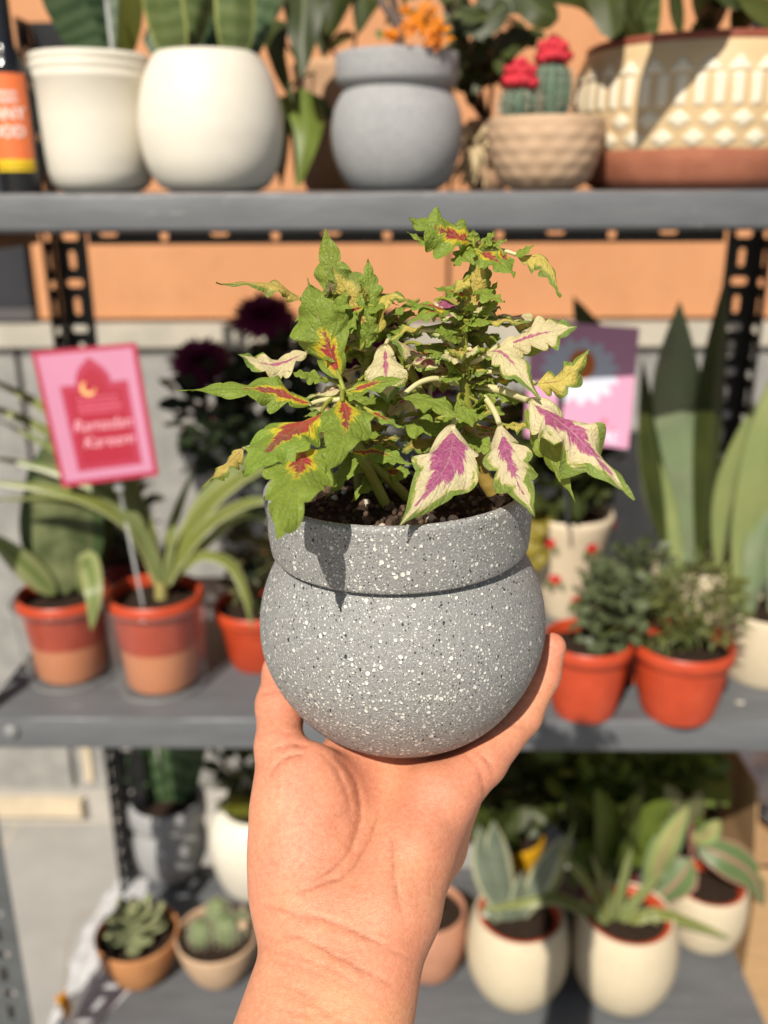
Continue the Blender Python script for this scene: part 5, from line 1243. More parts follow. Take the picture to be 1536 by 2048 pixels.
CREASES = [  ([(540, 1560), (556, 1530), (590, 1512), (614, 1510)], .0012, 7),
     # line, depth, width in px
    ([(668, 1512), (702, 1548), (718, 1600), (717, 1650), (696, 1706), (655, 1745), (612, 1772)], .0011, 9),     # round the thumb mound
    ([(632, 1500), (672, 1540), (694, 1590), (700, 1640)], .0007, 7),
    ([(760, 1612), (746, 1660), (722, 1712), (690, 1750), (640, 1772), (590, 1785)], .0010, 8),
    ([(779, 1668), (784, 1710), (792, 1770), (800, 1830)], .0013, 8),
    ([(525, 1812), (570, 1822), (640, 1838), (700, 1858), (760, 1890), (830, 1922)], .0012, 6),
    ([(560, 1868), (610, 1880), (670, 1912), (730, 1946), (790, 1975)], .0010, 6),
    ([(590, 1905), (650, 1935), (700, 1962), (770, 2008)], .0005, 6),
    ([(580, 1975), (630, 2008), (690, 2048)], .0004, 6),
    ([(948, 1498), (972, 1520), (985, 1552)], .0012, 6), ([(930, 1508), (955, 1540), (965, 1580), (962, 1610)], .0008, 6),
    ([(1000, 1440), (1030, 1452), (1062, 1462)], .0005, 6), ([(1050, 1375), (1075, 1385), (1095, 1392)], .0004, 5),
    ([(548, 1500), (580, 1492), (615, 1494)], .0011, 6), ([(518, 1388), (550, 1383), (585, 1384)], .0007, 6), ([(512, 1470), (550, 1466), (610, 1468)], .0003, 5),
    ([(830, 1450), (860, 1560), (910, 1600)], .0, 6)]
r4 = random.Random(12)
for k in range(15):
    x0 = r4.uniform(520, 640); y0 = 1800+k*17+r4.uniform(-8, 8); x1 = x0+r4.uniform(110, 230); sl = r4.uniform(.22, .5)
    CREASES.append(([(x0, y0), (.5*(x0+x1), y0+(x1-x0)*.5*sl*.8), (x1, y0+(x1-x0)*sl)], r4.uniform(.00022, .0005), 4))
for k in range(9):
    x0 = r4.uniform(545, 640); y0 = r4.uniform(1560, 1740); CREASES.append(([(x0, y0), (x0-28, y0+40), (x0-40, y0+90)], .00022, 4))
for k in range(10):
    x0 = r4.uniform(640, 720); y0 = r4.uniform(1590, 1760); sl = r4.uniform(-.9, .9); CREASES.append(([(x0, y0), (x0+22, y0+22*sl), (x0+50, y0+55*sl)], r4.uniform(.0002, .0004), 4))
for k in range(8):
    x0 = r4.uniform(740, 880); y0 = r4.uniform(1560, 1780); CREASES.append(([(x0, y0), (x0-6, y0+40), (x0+8, y0+80)], .0002, 4))
PX = PX+0*d; PY = PY+0*d; near = np.nonzero((np.abs(d) < .006) & (front | (PY < 1480))); PX = PX[near]; PY = PY[near]; dn = np.zeros(len(PX), np.float32)
for q, dep, wid in CREASES:
    if dep <= 0: continue
    dn += dep*.80*np.exp(-seglen(sp2(q))/(2*(wid*.5)**2))*fade(TT, wid+q[0][0])
d[near] += dn
d = d.astype(np.float32)
def surface_nets(D):
    S = D < 0; n = D.shape
    c = np.zeros(tuple(k-1 for k in n), np.int8)
    for i in (0, 1):
        for j in (0, 1):
            for k in (0, 1): c += S[i:n[0]-1+i, j:n[1]-1+j, k:n[2]-1+k]
    act = (c > 0) & (c < 8); I = np.argwhere(act); idx = -np.ones(act.shape, np.int64); idx[act] = np.arange(len(I))
    acc = np.zeros((len(I), 3)); cnt = np.zeros(len(I))
    for ax in range(3):
        for o1 in (0, 1):
            for o2 in (0, 1):
                o = [0, 0, 0]; oth = [a for a in range(3) if a != ax]; o[oth[0]] = o1; o[oth[1]] = o2
                A = I+np.array(o); B = A.copy(); B[:, ax] += 1
                va = D[tuple(A.T)]; vb = D[tuple(B.T)]; m = (va < 0) != (vb < 0)
                t = np.where(m, va/np.where(m, va-vb, 1), 0); p = np.tile(np.array(o, float), (len(I), 1)); p[:, ax] = t
                acc[m] += p[m]; cnt[m] += 1
    vs = (I+acc/cnt[:, None])
    quads = []
    for ax in range(3):
        o1, o2 = [a for a in range(3) if a != ax]
        sl0 = [slice(1, -1)]*3; sl0[ax] = slice(0, n[ax]-1); sl1 = list(sl0); sl1[ax] = slice(1, n[ax])
        s0, s1 = S[tuple(sl0)], S[tuple(sl1)]; E = np.argwhere(s0 != s1); ins = s0[tuple(E.T)]
        E = E.copy(); E[:, o1] += 1; E[:, o2] += 1
        def at(a, b):
            q = E.copy(); q[:, o1] -= a; q[:, o2] -= b; return idx[tuple(q.T)]
        Q = np.stack([at(1, 1), at(0, 1), at(0, 0), at(1, 0)], 1)
        if ax == 1: ins = ~ins
        Q[~ins] = Q[~ins][:, ::-1]; quads.append(Q)
    return vs, np.concatenate(quads)
vs, qs = surface_nets(d)
vs = lo_+vs*GH
# relax once so the mesh follows the surface evenly
nb = np.zeros_like(vs); ct = np.zeros(len(vs))
for a in range(4):
    e0, e1 = qs[:, a], qs[:, (a+1) % 4]
    np.add.at(nb, e0, vs[e1]); np.add.at(nb, e1, vs[e0]); np.add.at(ct, e0, 1); np.add.at(ct, e1, 1)
vs = vs*.55+nb/np.maximum(ct, 1)[:, None]*.45
me = bpy.data.meshes.new('person'); me.from_pydata(vs.tolist(), [], qs.tolist()); me.polygons.foreach_set('use_smooth', [True]*len(qs))
# blood tint of the skin; shade in the creases painted as dark lines
vx = 768+F*vs[:, 0]/(-vs[:, 2]); vy = 1024-F*vs[:, 1]/(-vs[:, 2])
tint = np.zeros(len(vs))
for cx, cy, r, a in ((600, 1620, 90, .6), (1095, 1300, 45, 1.0), (560, 1380, 50, .8), (700, 1500, 60, .5), (880, 1620, 60, .5), (760, 1790, 70, .6), (960, 1540, 40, .6), (585, 1480, 40, .5), (820, 1900, 60, .3)):
    tint += a*np.exp(-((vx-cx)**2+(vy-cy)**2)/(2*r*r))
cr = np.zeros(len(vs))
for q, dep, wid in CREASES:
    q = sp2(q); D = np.full(len(vs), 1e9); T_ = np.zeros(len(vs))
    for i_, (a, b) in enumerate(zip(q, q[1:])):
        a, b = np.array(a), np.array(b); ab = b-a; t = np.clip(((vx-a[0])*ab[0]+(vy-a[1])*ab[1])/(ab @ ab), 0, 1)
        D2 = (vx-a[0]-t*ab[0])**2+(vy-a[1]-t*ab[1])**2; T_ = np.where(D2 < D, (i_+t)/(len(q)-1), T_); D = np.minimum(D, D2)
    cr = np.maximum(cr, min(1, dep/.0010)*np.exp(-D/(2*2.8**2))*fade(T_, wid))
mo = np.argmin((vx-626)**2+(vy-1859)**2+np.where(vs[:, 2] < -.40, 1e6, 0)); cr[mo] = 2.0
for nm, arr in (('blood', np.clip(tint, 0, 1.2)), ('crease', cr)):
    at = me.attributes.new(nm, 'FLOAT', 'POINT'); at.data.foreach_set('value', arr.astype(np.float32))
t_ = NT('skin')
ab_ = t_.n('ShaderNodeAttribute'); ab_.attribute_name = 'blood'; ac_ = t_.n('ShaderNodeAttribute'); ac_.attribute_name = 'crease'
mott = t_.noise(95, 6., .68); fine = t_.noise(520, 4., .7); big = t_.noise(26, 3., .6)
c0 = t_.ramp(mott, [(.3, (.62, .25, .125)), (.7, (.71, .32, .175))])
c0 = t_.mix(t_.ramp(big, [(.42, 0.), (.66, .55)]), c0, (.62, .215, .135))
c0 = t_.mix(t_.ramp(big, [(.30, .55), (.46, 0.)]), c0, (.70, .37, .19))
c1 = t_.mix(t_.math('MULTIPLY', ab_.outputs['Fac'], .62, clamp=True), c0, (.64, .20, .135))
c2 = t_.mix(t_.math('MULTIPLY', ac_.outputs['Fac'], .9, clamp=True), c1, (.30, .085, .04))
c2 = t_.mix(.20, c2, t_.ramp(fine, [(.35, (.34, .12, .06)), (.65, (.72, .42, .28))]))
# fine skin lines: stretched across the limb
mp_ = t_.n('ShaderNodeMapping'); mp_.inputs['Rotation'].default_value = (0, 0, math.radians(-27)); t_.link(t_.obj(), mp_.inputs[0])
mp2 = t_.n('ShaderNodeMapping'); mp2.inputs['Scale'].default_value = (1, 3, 1); t_.link(mp_.outputs[0], mp2.inputs[0])
l1 = t_.noise(120, 4., .6, vec=mp2.outputs[0]); l2 = t_.noise(320, 3., .6, vec=mp2.outputs[0])
vor_ = t_.n('ShaderNodeTexVoronoi'); vor_.feature = 'DISTANCE_TO_EDGE'; vor_.inputs['Scale'].default_value = 900; t_.link(mp_.outputs[0], vor_.inputs['Vector'])
hgt = t_.math('ADD', t_.math('MULTIPLY', l1, .5), t_.math('MULTIPLY', l2, .6)); hgt = t_.math('MULTIPLY_ADD', vor_.outputs['Distance'], .5, hgt)
skin = t_.finish(t_.principled(c2, t_.math('MULTIPLY_ADD', l2, .25, .40), .34, t_.bump(hgt, .50, .0007), Subsurface_Weight=.22, Subsurface_Scale=.006, Subsurface_Radius=(1., .35, .2)))
me.materials.append(skin); me.update()
hand = bpy.data.objects.new('person', me); COL.objects.link(hand)
hand.matrix_world = Matrix((CR, CU, -CF)).transposed().to_4x4(); hand.location = CAM
tag(hand, 'bare outstretched left hand and forearm, palm up, holding the grey speckled planter', 'person')
# ================================================================ THE COLEUS
def coleus_mat(name, kind):
    t = NT(name)
    sx = t.n('ShaderNodeSeparateXYZ'); t.link(t.uvo(), sx.inputs[0]); u, v = sx.outputs[0], sx.outputs[1]
    sv = t.math('MULTIPLY', t.math('SUBTRACT', v, .5), 2.); a = t.math('ABSOLUTE', sv)
    oi = t.n('ShaderNodeObjectInfo'); rn = oi.outputs['Random']
    sft = t.math('MULTIPLY', rn, 57.)
    # coordinates that run along the side veins
    w = t.math('SUBTRACT', u, t.math('MULTIPLY', a, .30))
    cb = t.n('ShaderNodeCombineXYZ'); t.link(t.math('MULTIPLY_ADD', w, 13., sft), cb.inputs[0]); t.link(t.math('MULTIPLY', sv, 1.7), cb.inputs[1]); t.link(sft, cb.inputs[2])
    jag = t.noise(1., 5., .68, vec=cb.outputs[0])
    cb2 = t.n('ShaderNodeCombineXYZ'); t.link(t.math('MULTIPLY_ADD', u, 5., sft), cb2.inputs[0]); t.link(t.math('MULTIPLY', sv, 2.), cb2.inputs[1])
    blot = t.noise(1.3, 5., .6, vec=cb2.outputs[0])
    fine = t.noise(900, 3., .6)
    def cr(stops): return t.ramp(u, [(p, (x+1)/2) for p, x in stops])          # curve over u, -1..1 kept in 0..1
    def curve(stops): return t.math('MULTIPLY_ADD', cr(stops), 2., -1.)
    J = t.math('SUBTRACT', jag, .5); B = t.math('SUBTRACT', blot, .5)
    R = t.math('SUBTRACT', rn, .5)
    if kind == 'G':
        core = curve([(0, .12), (.10, .26), (.28, .34), (.48, .20), (.68, -.02), (.85, -.5)])
        C = t.math('ADD', t.math('SUBTRACT', core, a), t.math('MULTIPLY_ADD', J, 1.05, t.math('MULTIPLY', R, .26)))
        yw = curve([(0, .40), (.2, .34), (.45, .14), (.7, .03)])
        Yv = t.math('ADD', t.math('ADD', C, yw), t.math('MULTIPLY', B, .25))
        g = t.ramp(blot, [(.3, (.17, .26, .020)), (.7, (.26, .36, .038))])
        red = t.ramp(u, [(.1, (.52, .045, .04)), (.6, (.24, .04, .04))])
        col = t.mix(t.ramp(Yv, [(.49-.46, 0.), (.13, 1.)]), g, (.64, .53, .02))
        col = t.mix(t.ramp(C, [(.0, 0.), (.08, 1.)]), col, red)
    elif kind in 'PQ':
        core = curve([(0, -.4), (.08, .05), (.22, .56), (.52, .46), (.8, .14), (1, -.3)] if kind == 'P' else [(0, -.5), (.08, .0), (.22, .36), (.55, .26), (.82, .04), (1, -.4)])
        C = t.math('ADD', t.math('SUBTRACT', core, a), t.math('MULTIPLY_ADD', J, 1.15, t.math('MULTIPLY', R, .2)))
        ed = curve([(0, 1.), (.25, .95), (.55, .74), (.85, .46), (1, .0)] if kind == 'P' else [(0, 1.), (.2, .85), (.5, .60), (.8, .34), (1, -.1)])
        E = t.math('ADD', t.math('SUBTRACT', a, ed), t.math('MULTIPLY_ADD', B, 1.5, t.math('MULTIPLY', J, .5)))
        cream_ = t.ramp(blot, [(.3, (.66, .56, .30)), (.7, (.74, .65, .42))])
        col = t.mix(t.ramp(E, [(.0, 0.), (.10, 1.)]), cream_, t.ramp(E, [(.02, (.50, .46, .06)), (.16, (.20, .28, .04))]))
        mg = t.ramp(fine, [(.3, (.36, .055, .17)), (.7, (.47, .11, .26))])
        col = t.mix(t.ramp(C, [(-.0, 0.), (.07, 1.)]), col, mg)
    elif kind == 'C':
        core = curve([(0, -.1), (.15, .10), (.4, .13), (.65, .04), (.8, -.3)])
        C = t.math('ADD', t.math('SUBTRACT', core, a), t.math('MULTIPLY', J, .45))
        ed = curve([(0, 1.), (.35, .98), (.6, .78), (.8, .35), (1, -.2)])
        E = t.math('ADD', t.math('SUBTRACT', a, ed), t.math('MULTIPLY', B, .7))
        col = t.mix(t.ramp(E, [(.0, 0.), (.12, 1.)]), (.72, .63, .34), t.ramp(E, [(.02, (.52, .47, .06)), (.2, (.16, .26, .04))]))
        col = t.mix(t.ramp(C, [(.0, 0.), (.05, 1.)]), col, (.50, .10, .22))
    elif kind == 'Y':
        ed = curve([(0, .75), (.3, .70), (.6, .42), (.85, .1), (1, -.2)])
        E = t.math('ADD', t.math('SUBTRACT', a, ed), t.math('MULTIPLY', B, .8))
        core = curve([(0, .05), (.3, .10), (.6, -.1), (1, -.5)])
        C = t.math('ADD', t.math('SUBTRACT', core, a), t.math('MULTIPLY', J, .4))
        col = t.mix(t.ramp(E, [(.0, 0.), (.3, 1.)]), (.58, .46, .10), (.19, .25, .035))
        col = t.mix(t.ramp(C, [(.0, 0.), (.10, .75)]), col, (.40, .14, .10))
    else:
        col = t.ramp(blot, [(.3, (.17, .245, .020)), (.7, (.28, .36, .040))])
    # veins: midrib and side veins a little paler, puckered between
    ph = t.math('MULTIPLY', t.math('SUBTRACT', u, t.math('MULTIPLY', a, .28)), 2*PI*7)
    vein = t.math('POWER', t.math('MULTIPLY_ADD', t.math('COSINE', ph), .5, .5), 14.)
    mid = t.ramp(a, [(.0, 1.), (.045, 0.)])
    net = t.n('ShaderNodeTexVoronoi'); net.feature = 'DISTANCE_TO_EDGE'; net.inputs['Scale'].default_value = 520; t.link(t.obj(), net.inputs['Vector'])
    vm = t.math('MAXIMUM', t.math('MULTIPLY', vein, .55), mid)
    if kind in ('G', 'g'): col = t.mix(t.math('MULTIPLY', vm, .35), col, (.26, .34, .09))
    elif kind in 'PQC': col = t.mix(t.math('MULTIPLY', vm, .22), col, (.80, .62, .55))
    col = t.mix(.07, col, t.ramp(fine, [(.35, (.10, .12, .03)), (.65, (.75, .72, .55))]))
    hs = t.n('ShaderNodeHueSaturation'); t.link(col, hs.inputs['Color']); t.link(t.math('MULTIPLY_ADD', R, .16, 1.0), hs.inputs['Value']); t.link(t.math('MULTIPLY_ADD', R, .012, .5), hs.inputs['Hue'])
    h = t.math('SUBTRACT', t.math('MULTIPLY', t.ramp(net.outputs['Distance'], [(0, 0.), (.25, 1.)]), .45), t.math('MULTIPLY', vm, .9))
    h = t.math('MULTIPLY_ADD', fine, .3, h)
    return t.leafy(hs.outputs[0], .46, .34, t.bump(h, .55, .0007), spec=.25)
CM = {k: coleus_mat('coleus_'+n, k) for k, n in (('G', 'red_hearted'), ('P', 'pink_hearted'), ('Q', 'pink_streaked'), ('C', 'cream'), ('Y', 'yellow_back'), ('g', 'green'))}
cr_ = random.Random(21); LEAVES = []; STEMPTS = []; STALKENDS = []
def cv(a, b, c): return CR*a+CU*b-CF*c
def coleus_leaf(base, tip, wpx, kind, nrm=(-.2, .5, .8), mids=(), lobes=5, deep=.36, cup=.22, peak=.38, droop=0., wav=.16, twist=0., nu=64, nv=8, asym=(1., 1.), tipl=1., frill=.16):
    pts = [P(*base)]+[P(*q) for q in mids]+[P(*tip)]
    n0 = cv(*nrm)
    if len(pts) == 2 and droop: pts = [pts[0], pts[0].lerp(pts[1], .5)+n0.normalized()*droop*(pts[1]-pts[0]).length, pts[1]]
    sp = smoothpath(pts, nu); zc = .5*(base[2]+tip[2]); W = wpx*.5*zc/F*1.22; deep = deep*.82
    rows, uvs = [], []; ph = [cr_.random() for _ in range(4)]; ang = [cr_.uniform(0, 6) for _ in range(4)]
    lb = [[cr_.uniform(.75, 1.25) for _ in range(lobes+2)] for _ in (0, 1)]
    for i, p in enumerate(sp):
        u = i/(nu-1); t = (sp[min(i+1, nu-1)]-sp[max(i-1, 0)]).normalized()
        sd_ = t.cross(n0)
        if sd_.length < .05: sd_ = t.cross(n0+cv(.3, .4, .1))
        sd_.normalize(); m = sd_.cross(t)
        if twist: R_ = Matrix.Rotation(twist*(u-.2), 3, t); sd_ = R_ @ sd_; m = R_ @ m
        k1 = peak; env = (u/k1)**.62 if u < k1 else max(0, 1-(u-k1)/(1-k1))**(1.12*tipl)
        env = env*(1-.12*math.exp(-((u-k1)/.12)**2))
        row, uv = [], []
        for j in range(-nv, nv+1):
            v = j/nv; sdx = 0 if v < 0 else 1
            x = u*lobes*1.08+.22*ph[sdx]; kk = int(x); f = x-kk
            saw = max(0, math.sin(PI*min(1, f**1.45)))**.55
            dp = deep*lb[sdx][min(kk, lobes+1)]*min(1, u*6)*(1 if u < .86 else max(0, (1-u)/.14))
            w = W*env*(1-dp*(1-saw))*asym[sdx]
            fwd = W*env*.30*abs(v)**1.6
            ex = abs(v)**.92*(1 if v >= 0 else -1)
            off = -cup*w*v*v*1.0+frill*W*abs(v)**2.2*math.sin(2*PI*(x*.5)+ang[sdx])*(.6+.4*math.sin(kk*2.3+ang[3]))+wav*w*abs(v)**1.3*math.sin(u*15+ang[sdx])+.05*w*math.sin(u*40+ang[2])*abs(v)
            crease = -.05*w*math.exp(-(v*6)**2)
            row.append(p+sd_*(ex*w)+m*(off+crease)+t*fwd); uv.append((u, .5+.5*v))
        rows.append(row); uvs.append(uv)
    LEAVES.append((W*(pts[-1]-pts[0]).length, kind, rows, uvs, pts[0], (pts[min(1, len(pts)-1)]-pts[0]).normalized()))
stem_m = mat('coleus_stem', (.27, .29, .045), (.20, .20, .03), rough=.45, scale=60, bump=.25, bscale=300, bdist=.0006)
pet_m = mat('coleus_petiole', (.64, .58, .34), (.54, .50, .24), rough=.45, scale=60)
wood_m = mat('coleus_woody_stem', (.36, .25, .05), (.27, .18, .04), rough=.55, scale=70, bump=.4, bscale=300, bdist=.0008)
def stem(q, r0, r1, m=None, name='stem'):
    p = smoothpath([P(*a) for a in q], 24); mb = MB(); STEMPTS.extend(p[3:])
    mb.tube(p, [(r0+(r1-r0)*k/23)*(1+.10*math.exp(-((k % 7)-3)**2)) for k in range(24)], 10)
    return mb.build(name, m or stem_m, planter)
# main stems
stem(((795, 1062, .372), (760, 985, .368), (725, 915, .362), (705, 860, .358), (690, 800, .352)), .0024, .0016)
stem(((845, 1030, .378), (790, 970, .372), (735, 920, .366), (712, 880, .362)), .0022, .0017)
stem(((985, 985, .382), (962, 940, .378), (945, 885, .372), (936, 840, .368)), .0034, .0026, wood_m)
stem(((936, 845, .368), (930, 770, .364), (926, 690, .358), (925, 620, .354), (945, 540, .350), (952, 495, .347)), .0023, .0013)
stem(((900, 1010, .392), (880, 900, .388), (840, 780, .380), (790, 690, .374), (755, 640, .370)), .0022, .0014)
stem(((720, 1000, .385), (715, 900, .384), (725, 780, .380), (735, 700, .374), (738, 630, .370)), .0022, .0014)
stem(((960, 760, .368), (958, 700, .368), (957, 660, .366)), .0022, .0018)
L = coleus_leaf
# ---- left, red hearted
L((680, 757, .352), (614, 556, .346), 122, 'G', (-.45, .25, .9), peak=.42, deep=.30, droop=.04, asym=(1.15, .85))
L((622, 808, .348), (352, 781, .336), 82, 'G', (-.1, .6, .8), mids=((520, 778, .342),), peak=.35, deep=.5, wav=.26)
L((643, 828, .342), (486, 950, .308), 138, 'G', (-.3, .5, .85), droop=.07, deep=.26, peak=.45)
L((684, 794, .338), (650, 950, .302), 110, 'G', (.1, .6, .8), mids=((692, 850, .322),), deep=.24, peak=.32, tipl=.9)
L((612, 888, .330), (556, 1081, .286), 142, 'G', (-.1, .55, .85), mids=((592, 955, .306),), peak=.36, deep=.40, lobes=4, tipl=.85)
L((732, 817, .344), (808, 857, .338), 32, 'G', (.1, .8, .5), deep=.3)
L((696, 782, .348), (812, 757, .342), 54, 'G', (-.1, .6, .7), deep=.55, lobes=3, droop=.05)
L((703, 903, .350), (824, 930, .338), 60, 'G', (.0, .75, .6), droop=.10, deep=.35)
L((690, 785, .346), (742, 800, .340), 36, 'g', (0, .8, .6))
L((487, 897, .338), (402, 976, .330), 50, 'Y', (-.2, .5, .7), deep=.6, wav=.4, cup=.5, twist=.8)
L((602, 598, .358), (432, 567, .350), 48, 'Y', (.1, .7, .6), mids=((545, 568, .354),), deep=.45, wav=.35, cup=.5)
L((614, 705, .356), (474, 708, .346), 70, 'C', (-.1, .55, .8), mids=((545, 728, .350),), peak=.5, deep=.4, wav=.3)
L((676, 640, .368), (650, 455, .362), 76, 'g', (-.2, .1, .95), deep=.5, lobes=3, peak=.45)
L((738, 665, .366), (664, 532, .360), 84, 'Y', (-.35, .2, .9), cup=.55, deep=.3, peak=.62, wav=.3)
L((742, 650, .364), (736, 515, .360), 58, 'g', (.1, .0, 1), deep=.4, peak=.4)
L((668, 640, .356), (692, 578, .352), 34, 'g', (-.2, .3, .9), deep=.3)
L((668, 660, .360), (716, 640, .354), 62, 'g', (.2, .5, .8), deep=.4, peak=.6)
L((722, 700, .362), (752, 628, .356), 48, 'g', (.4, .4, .8), deep=.3)
L((640, 640, .366), (590, 640, .362), 60, 'g', (-.3, .4, .8), deep=.6)
L((752, 668, .366), (820, 600, .360), 54, 'Y', (-.5, .4, .6), mids=((772, 596, .362),), deep=.55, wav=.45)
L((660, 760, .358), (575, 742, .350), 44, 'g', (-.2, .6, .7), deep=.45)
L((690, 690, .368), (640, 700, .364), 60, 'Y', (-.2, .6, .7))
L((720, 760, .364), (600, 800, .356), 40, 'C', (-.2, .7, .6), deep=.4)
L((728, 640, .370), (708, 560, .366), 46, 'Y', (.2, .3, .9), deep=.5)
# ---- middle
L((770, 690, .360), (776, 808, .350), 84, 'C', (.05, .45, .9), mids=((772, 740, .352),), peak=.55, deep=.15)
L((900, 742, .374), (772, 668, .368), 62, 'C', (.1, .7, .4), cup=.5, deep=.3, peak=.6)
L((912, 622, .352), (795, 598, .344), 46, 'G', (-.05, .85, .5), deep=.45, wav=.3)
L((914, 634, .352), (812, 648, .344), 54, 'G', (-.05, .7, .6), mids=((862, 622, .346),), deep=.4, wav=.25)
L((858, 655, .356), (770, 690, .350), 44, 'Y', (-.1, .8, .4), deep=.5, wav=.4, mids=((815, 658, .352),))
L((806, 792, .352), (930, 842, .338), 62, 'g', (.0, .75, .6), droop=.10, deep=.32, peak=.45)
L((916, 798, .356), (946, 854, .346), 50, 'g', (.15, .35, .9), deep=.4, lobes=4, peak=.5)
L((800, 845, .372), (900, 870, .358), 76, 'g', (0, .7, .6), droop=.08)
L((880, 880, .380), (800, 905, .368), 66, 'Y', (0, .7, .5), droop=.08)
L((740, 845, .374), (690, 900, .366), 60, 'C', (-.2, .6, .6), deep=.2)
L((760, 890, .378), (650, 1000, .360), 66, 'g', (-.2, .7, .6), droop=.12)
L((780, 940, .374), (700, 1005, .366), 46, 'g', (-.2, .7, .6), droop=.1)
L((840, 760, .380), (760, 850, .372), 70, 'C', (-.2, .6, .6))
L((850, 700, .384), (880, 740, .378), 60, 'G', (.0, .5, .7))
# ---- right top
L((948, 482, .344), (818, 436, .336), 104, 'G', (-.15, .25, .95), mids=((885, 462, .338),), peak=.42, deep=.55, wav=.3, lobes=4)
L((872, 492, .340), (814, 464, .338), 28, 'g', (-.1, .7, .7), deep=.1)
L((1034, 510, .346), (1122, 594, .338), 52, 'Y', (.3, .4, .8), mids=((1090, 520, .340),), deep=.45, cup=.5, asym=(.6, 1.3))
L((1028, 512, .342), (1068, 490, .340), 26, 'g', (.0, .6, .7), deep=.1)
L((952, 500, .344), (1030, 552, .334), 74, 'G', (.2, .5, .8), droop=.08, deep=.4)
L((958, 498, .346), (990, 462, .340), 34, 'g', (.0, .5, .8), deep=.2)
L((948, 492, .344), (946, 458, .342), 28, 'g', (.0, .4, .9), deep=.3)
L((966, 492, .346), (1014, 480, .342), 34, 'g', (.2, .6, .6), deep=.4)
L((1000, 498, .342), (1024, 544, .336), 38, 'G', (.2, .5, .8), deep=.2)
L((932, 625, .350), (968, 508, .340), 58, 'Y', (-.3, -.1, .95), deep=.25, peak=.55, cup=.4)
L((942, 490, .346), (908, 534, .338), 56, 'g', (-.3, .5, .8), deep=.5)
L((930, 600, .352), (912, 588, .350), 26, 'g', (-.3, .2, .9), deep=.5)
L((958, 620, .354), (996, 562, .350), 32, 'g', (.3, .1, .9), deep=.5)
L((948, 632, .352), (1002, 598, .346), 34, 'g', (.2, .5, .8), deep=.3)
L((962, 645, .352), (1056, 650, .342), 40, 'Y', (.1, .8, .5), droop=.07, deep=.5, wav=.3)
L((950, 655, .354), (978, 630, .348), 26, 'Y', (0, .6, .8), deep=.3)
L((940, 590, .348), (868, 575, .338), 44, 'G', (-.1, .5, .8), deep=.45, wav=.3)
L((945, 570, .348), (1010, 606, .338), 48, 'g', (.2, .5, .8), deep=.45, wav=.3)
L((938, 550, .346), (905, 590, .340), 36, 'Y', (-.3, .4, .8), deep=.4)
# ---- right, cream and pink
L((998, 694, .350), (1156, 652, .338), 84, 'C', (.05, .45, .85), droop=.06, deep=.45, peak=.55, wav=.2)
L((1010, 705, .356), (1110, 690, .350), 40, 'g', (.0, -.4, .6), deep=.2)
L((975, 702, .350), (1082, 800, .334), 78, 'C', (.1, .45, .85), mids=((1012, 710, .342),), deep=.42, peak=.5)
L((1072, 768, .346), (1180, 697, .340), 70, 'Y', (.1, .35, .9), mids=((1130, 755, .342),), deep=.65, lobes=4, cup=.45, wav=.35)
L((1060, 800, .340), (1268, 1001, .320), 132, 'Q', (.15, .5, .8), mids=((1150, 868, .325),), deep=.55, peak=.45, lobes=4, wav=.42, cup=.4)
L((1052, 818, .344), (1150, 1004, .330), 66, 'g', (-.5, .4, .6), mids=((1095, 890, .334),), deep=.4, cup=.5)
L((1000, 848, .344), (1070, 1034, .318), 104, 'Q', (-.15, .25, .95), mids=((1020, 930, .332),), deep=.5, lobes=4, peak=.46, wav=.24)
L((906, 850, .344), (796, 1056, .316), 134, 'P', (-.05, .30, .95), mids=((892, 930, .331),), peak=.45, deep=.22, lobes=3, wav=.16, tipl=1.15)
L((1010, 850, .358), (1070, 850, .352), 46, 'Y', (0, .8, .5))
L((990, 782, .360), (1040, 805, .352), 40, 'g', (.2, .6, .6))
L((950, 800, .362), (1010, 830, .354), 44, 'g', (.2, .6, .7))
L((925, 870, .366), (1000, 905, .358), 50, 'g', (.2, .4, .8), deep=.45)
L((940, 770, .362), (980, 760, .352), 34, 'g', (.1, .7, .6))
L((918, 745, .360), (880, 765, .352), 50, 'g', (-.2, .7, .5))
L((980, 720, .360), (1040, 752, .352), 40, 'g', (.2, .7, .5))
L((905, 690, .362), (850, 720, .356), 40, 'g', (-.2, .7, .5))
# the dense middle
for k in range(42):
    x = cr_.uniform(690, 1010); y = cr_.uniform(585, 900) if k % 3 else cr_.uniform(640, 800)
    if (x > 830 and y > 850) or (x < 760 and y < 640 and x > 900): continue
    zz0 = .372-(y < 700)*.006+cr_.uniform(-.010, .012); an = cr_.uniform(-.5, .6); sg = 1 if x > cr_.uniform(780, 860) else -1; ln = cr_.uniform(48, 92)
    b_ = (x, y, zz0)
    L(b_, (x+sg*ln*math.cos(an), y-ln*.7*math.sin(an)+cr_.uniform(0, 26), zz0-cr_.uniform(.004, .016)), cr_.uniform(40, 66), cr_.choice('gggYGCCP'), (sg*cr_.uniform(-.1, .4), cr_.uniform(.35, .8), cr_.uniform(.5, .9)), droop=cr_.uniform(.0, .14), deep=.5, lobes=cr_.choice((3, 4)), peak=cr_.uniform(.42, .58), nu=44, nv=6, wav=.25, frill=.18)
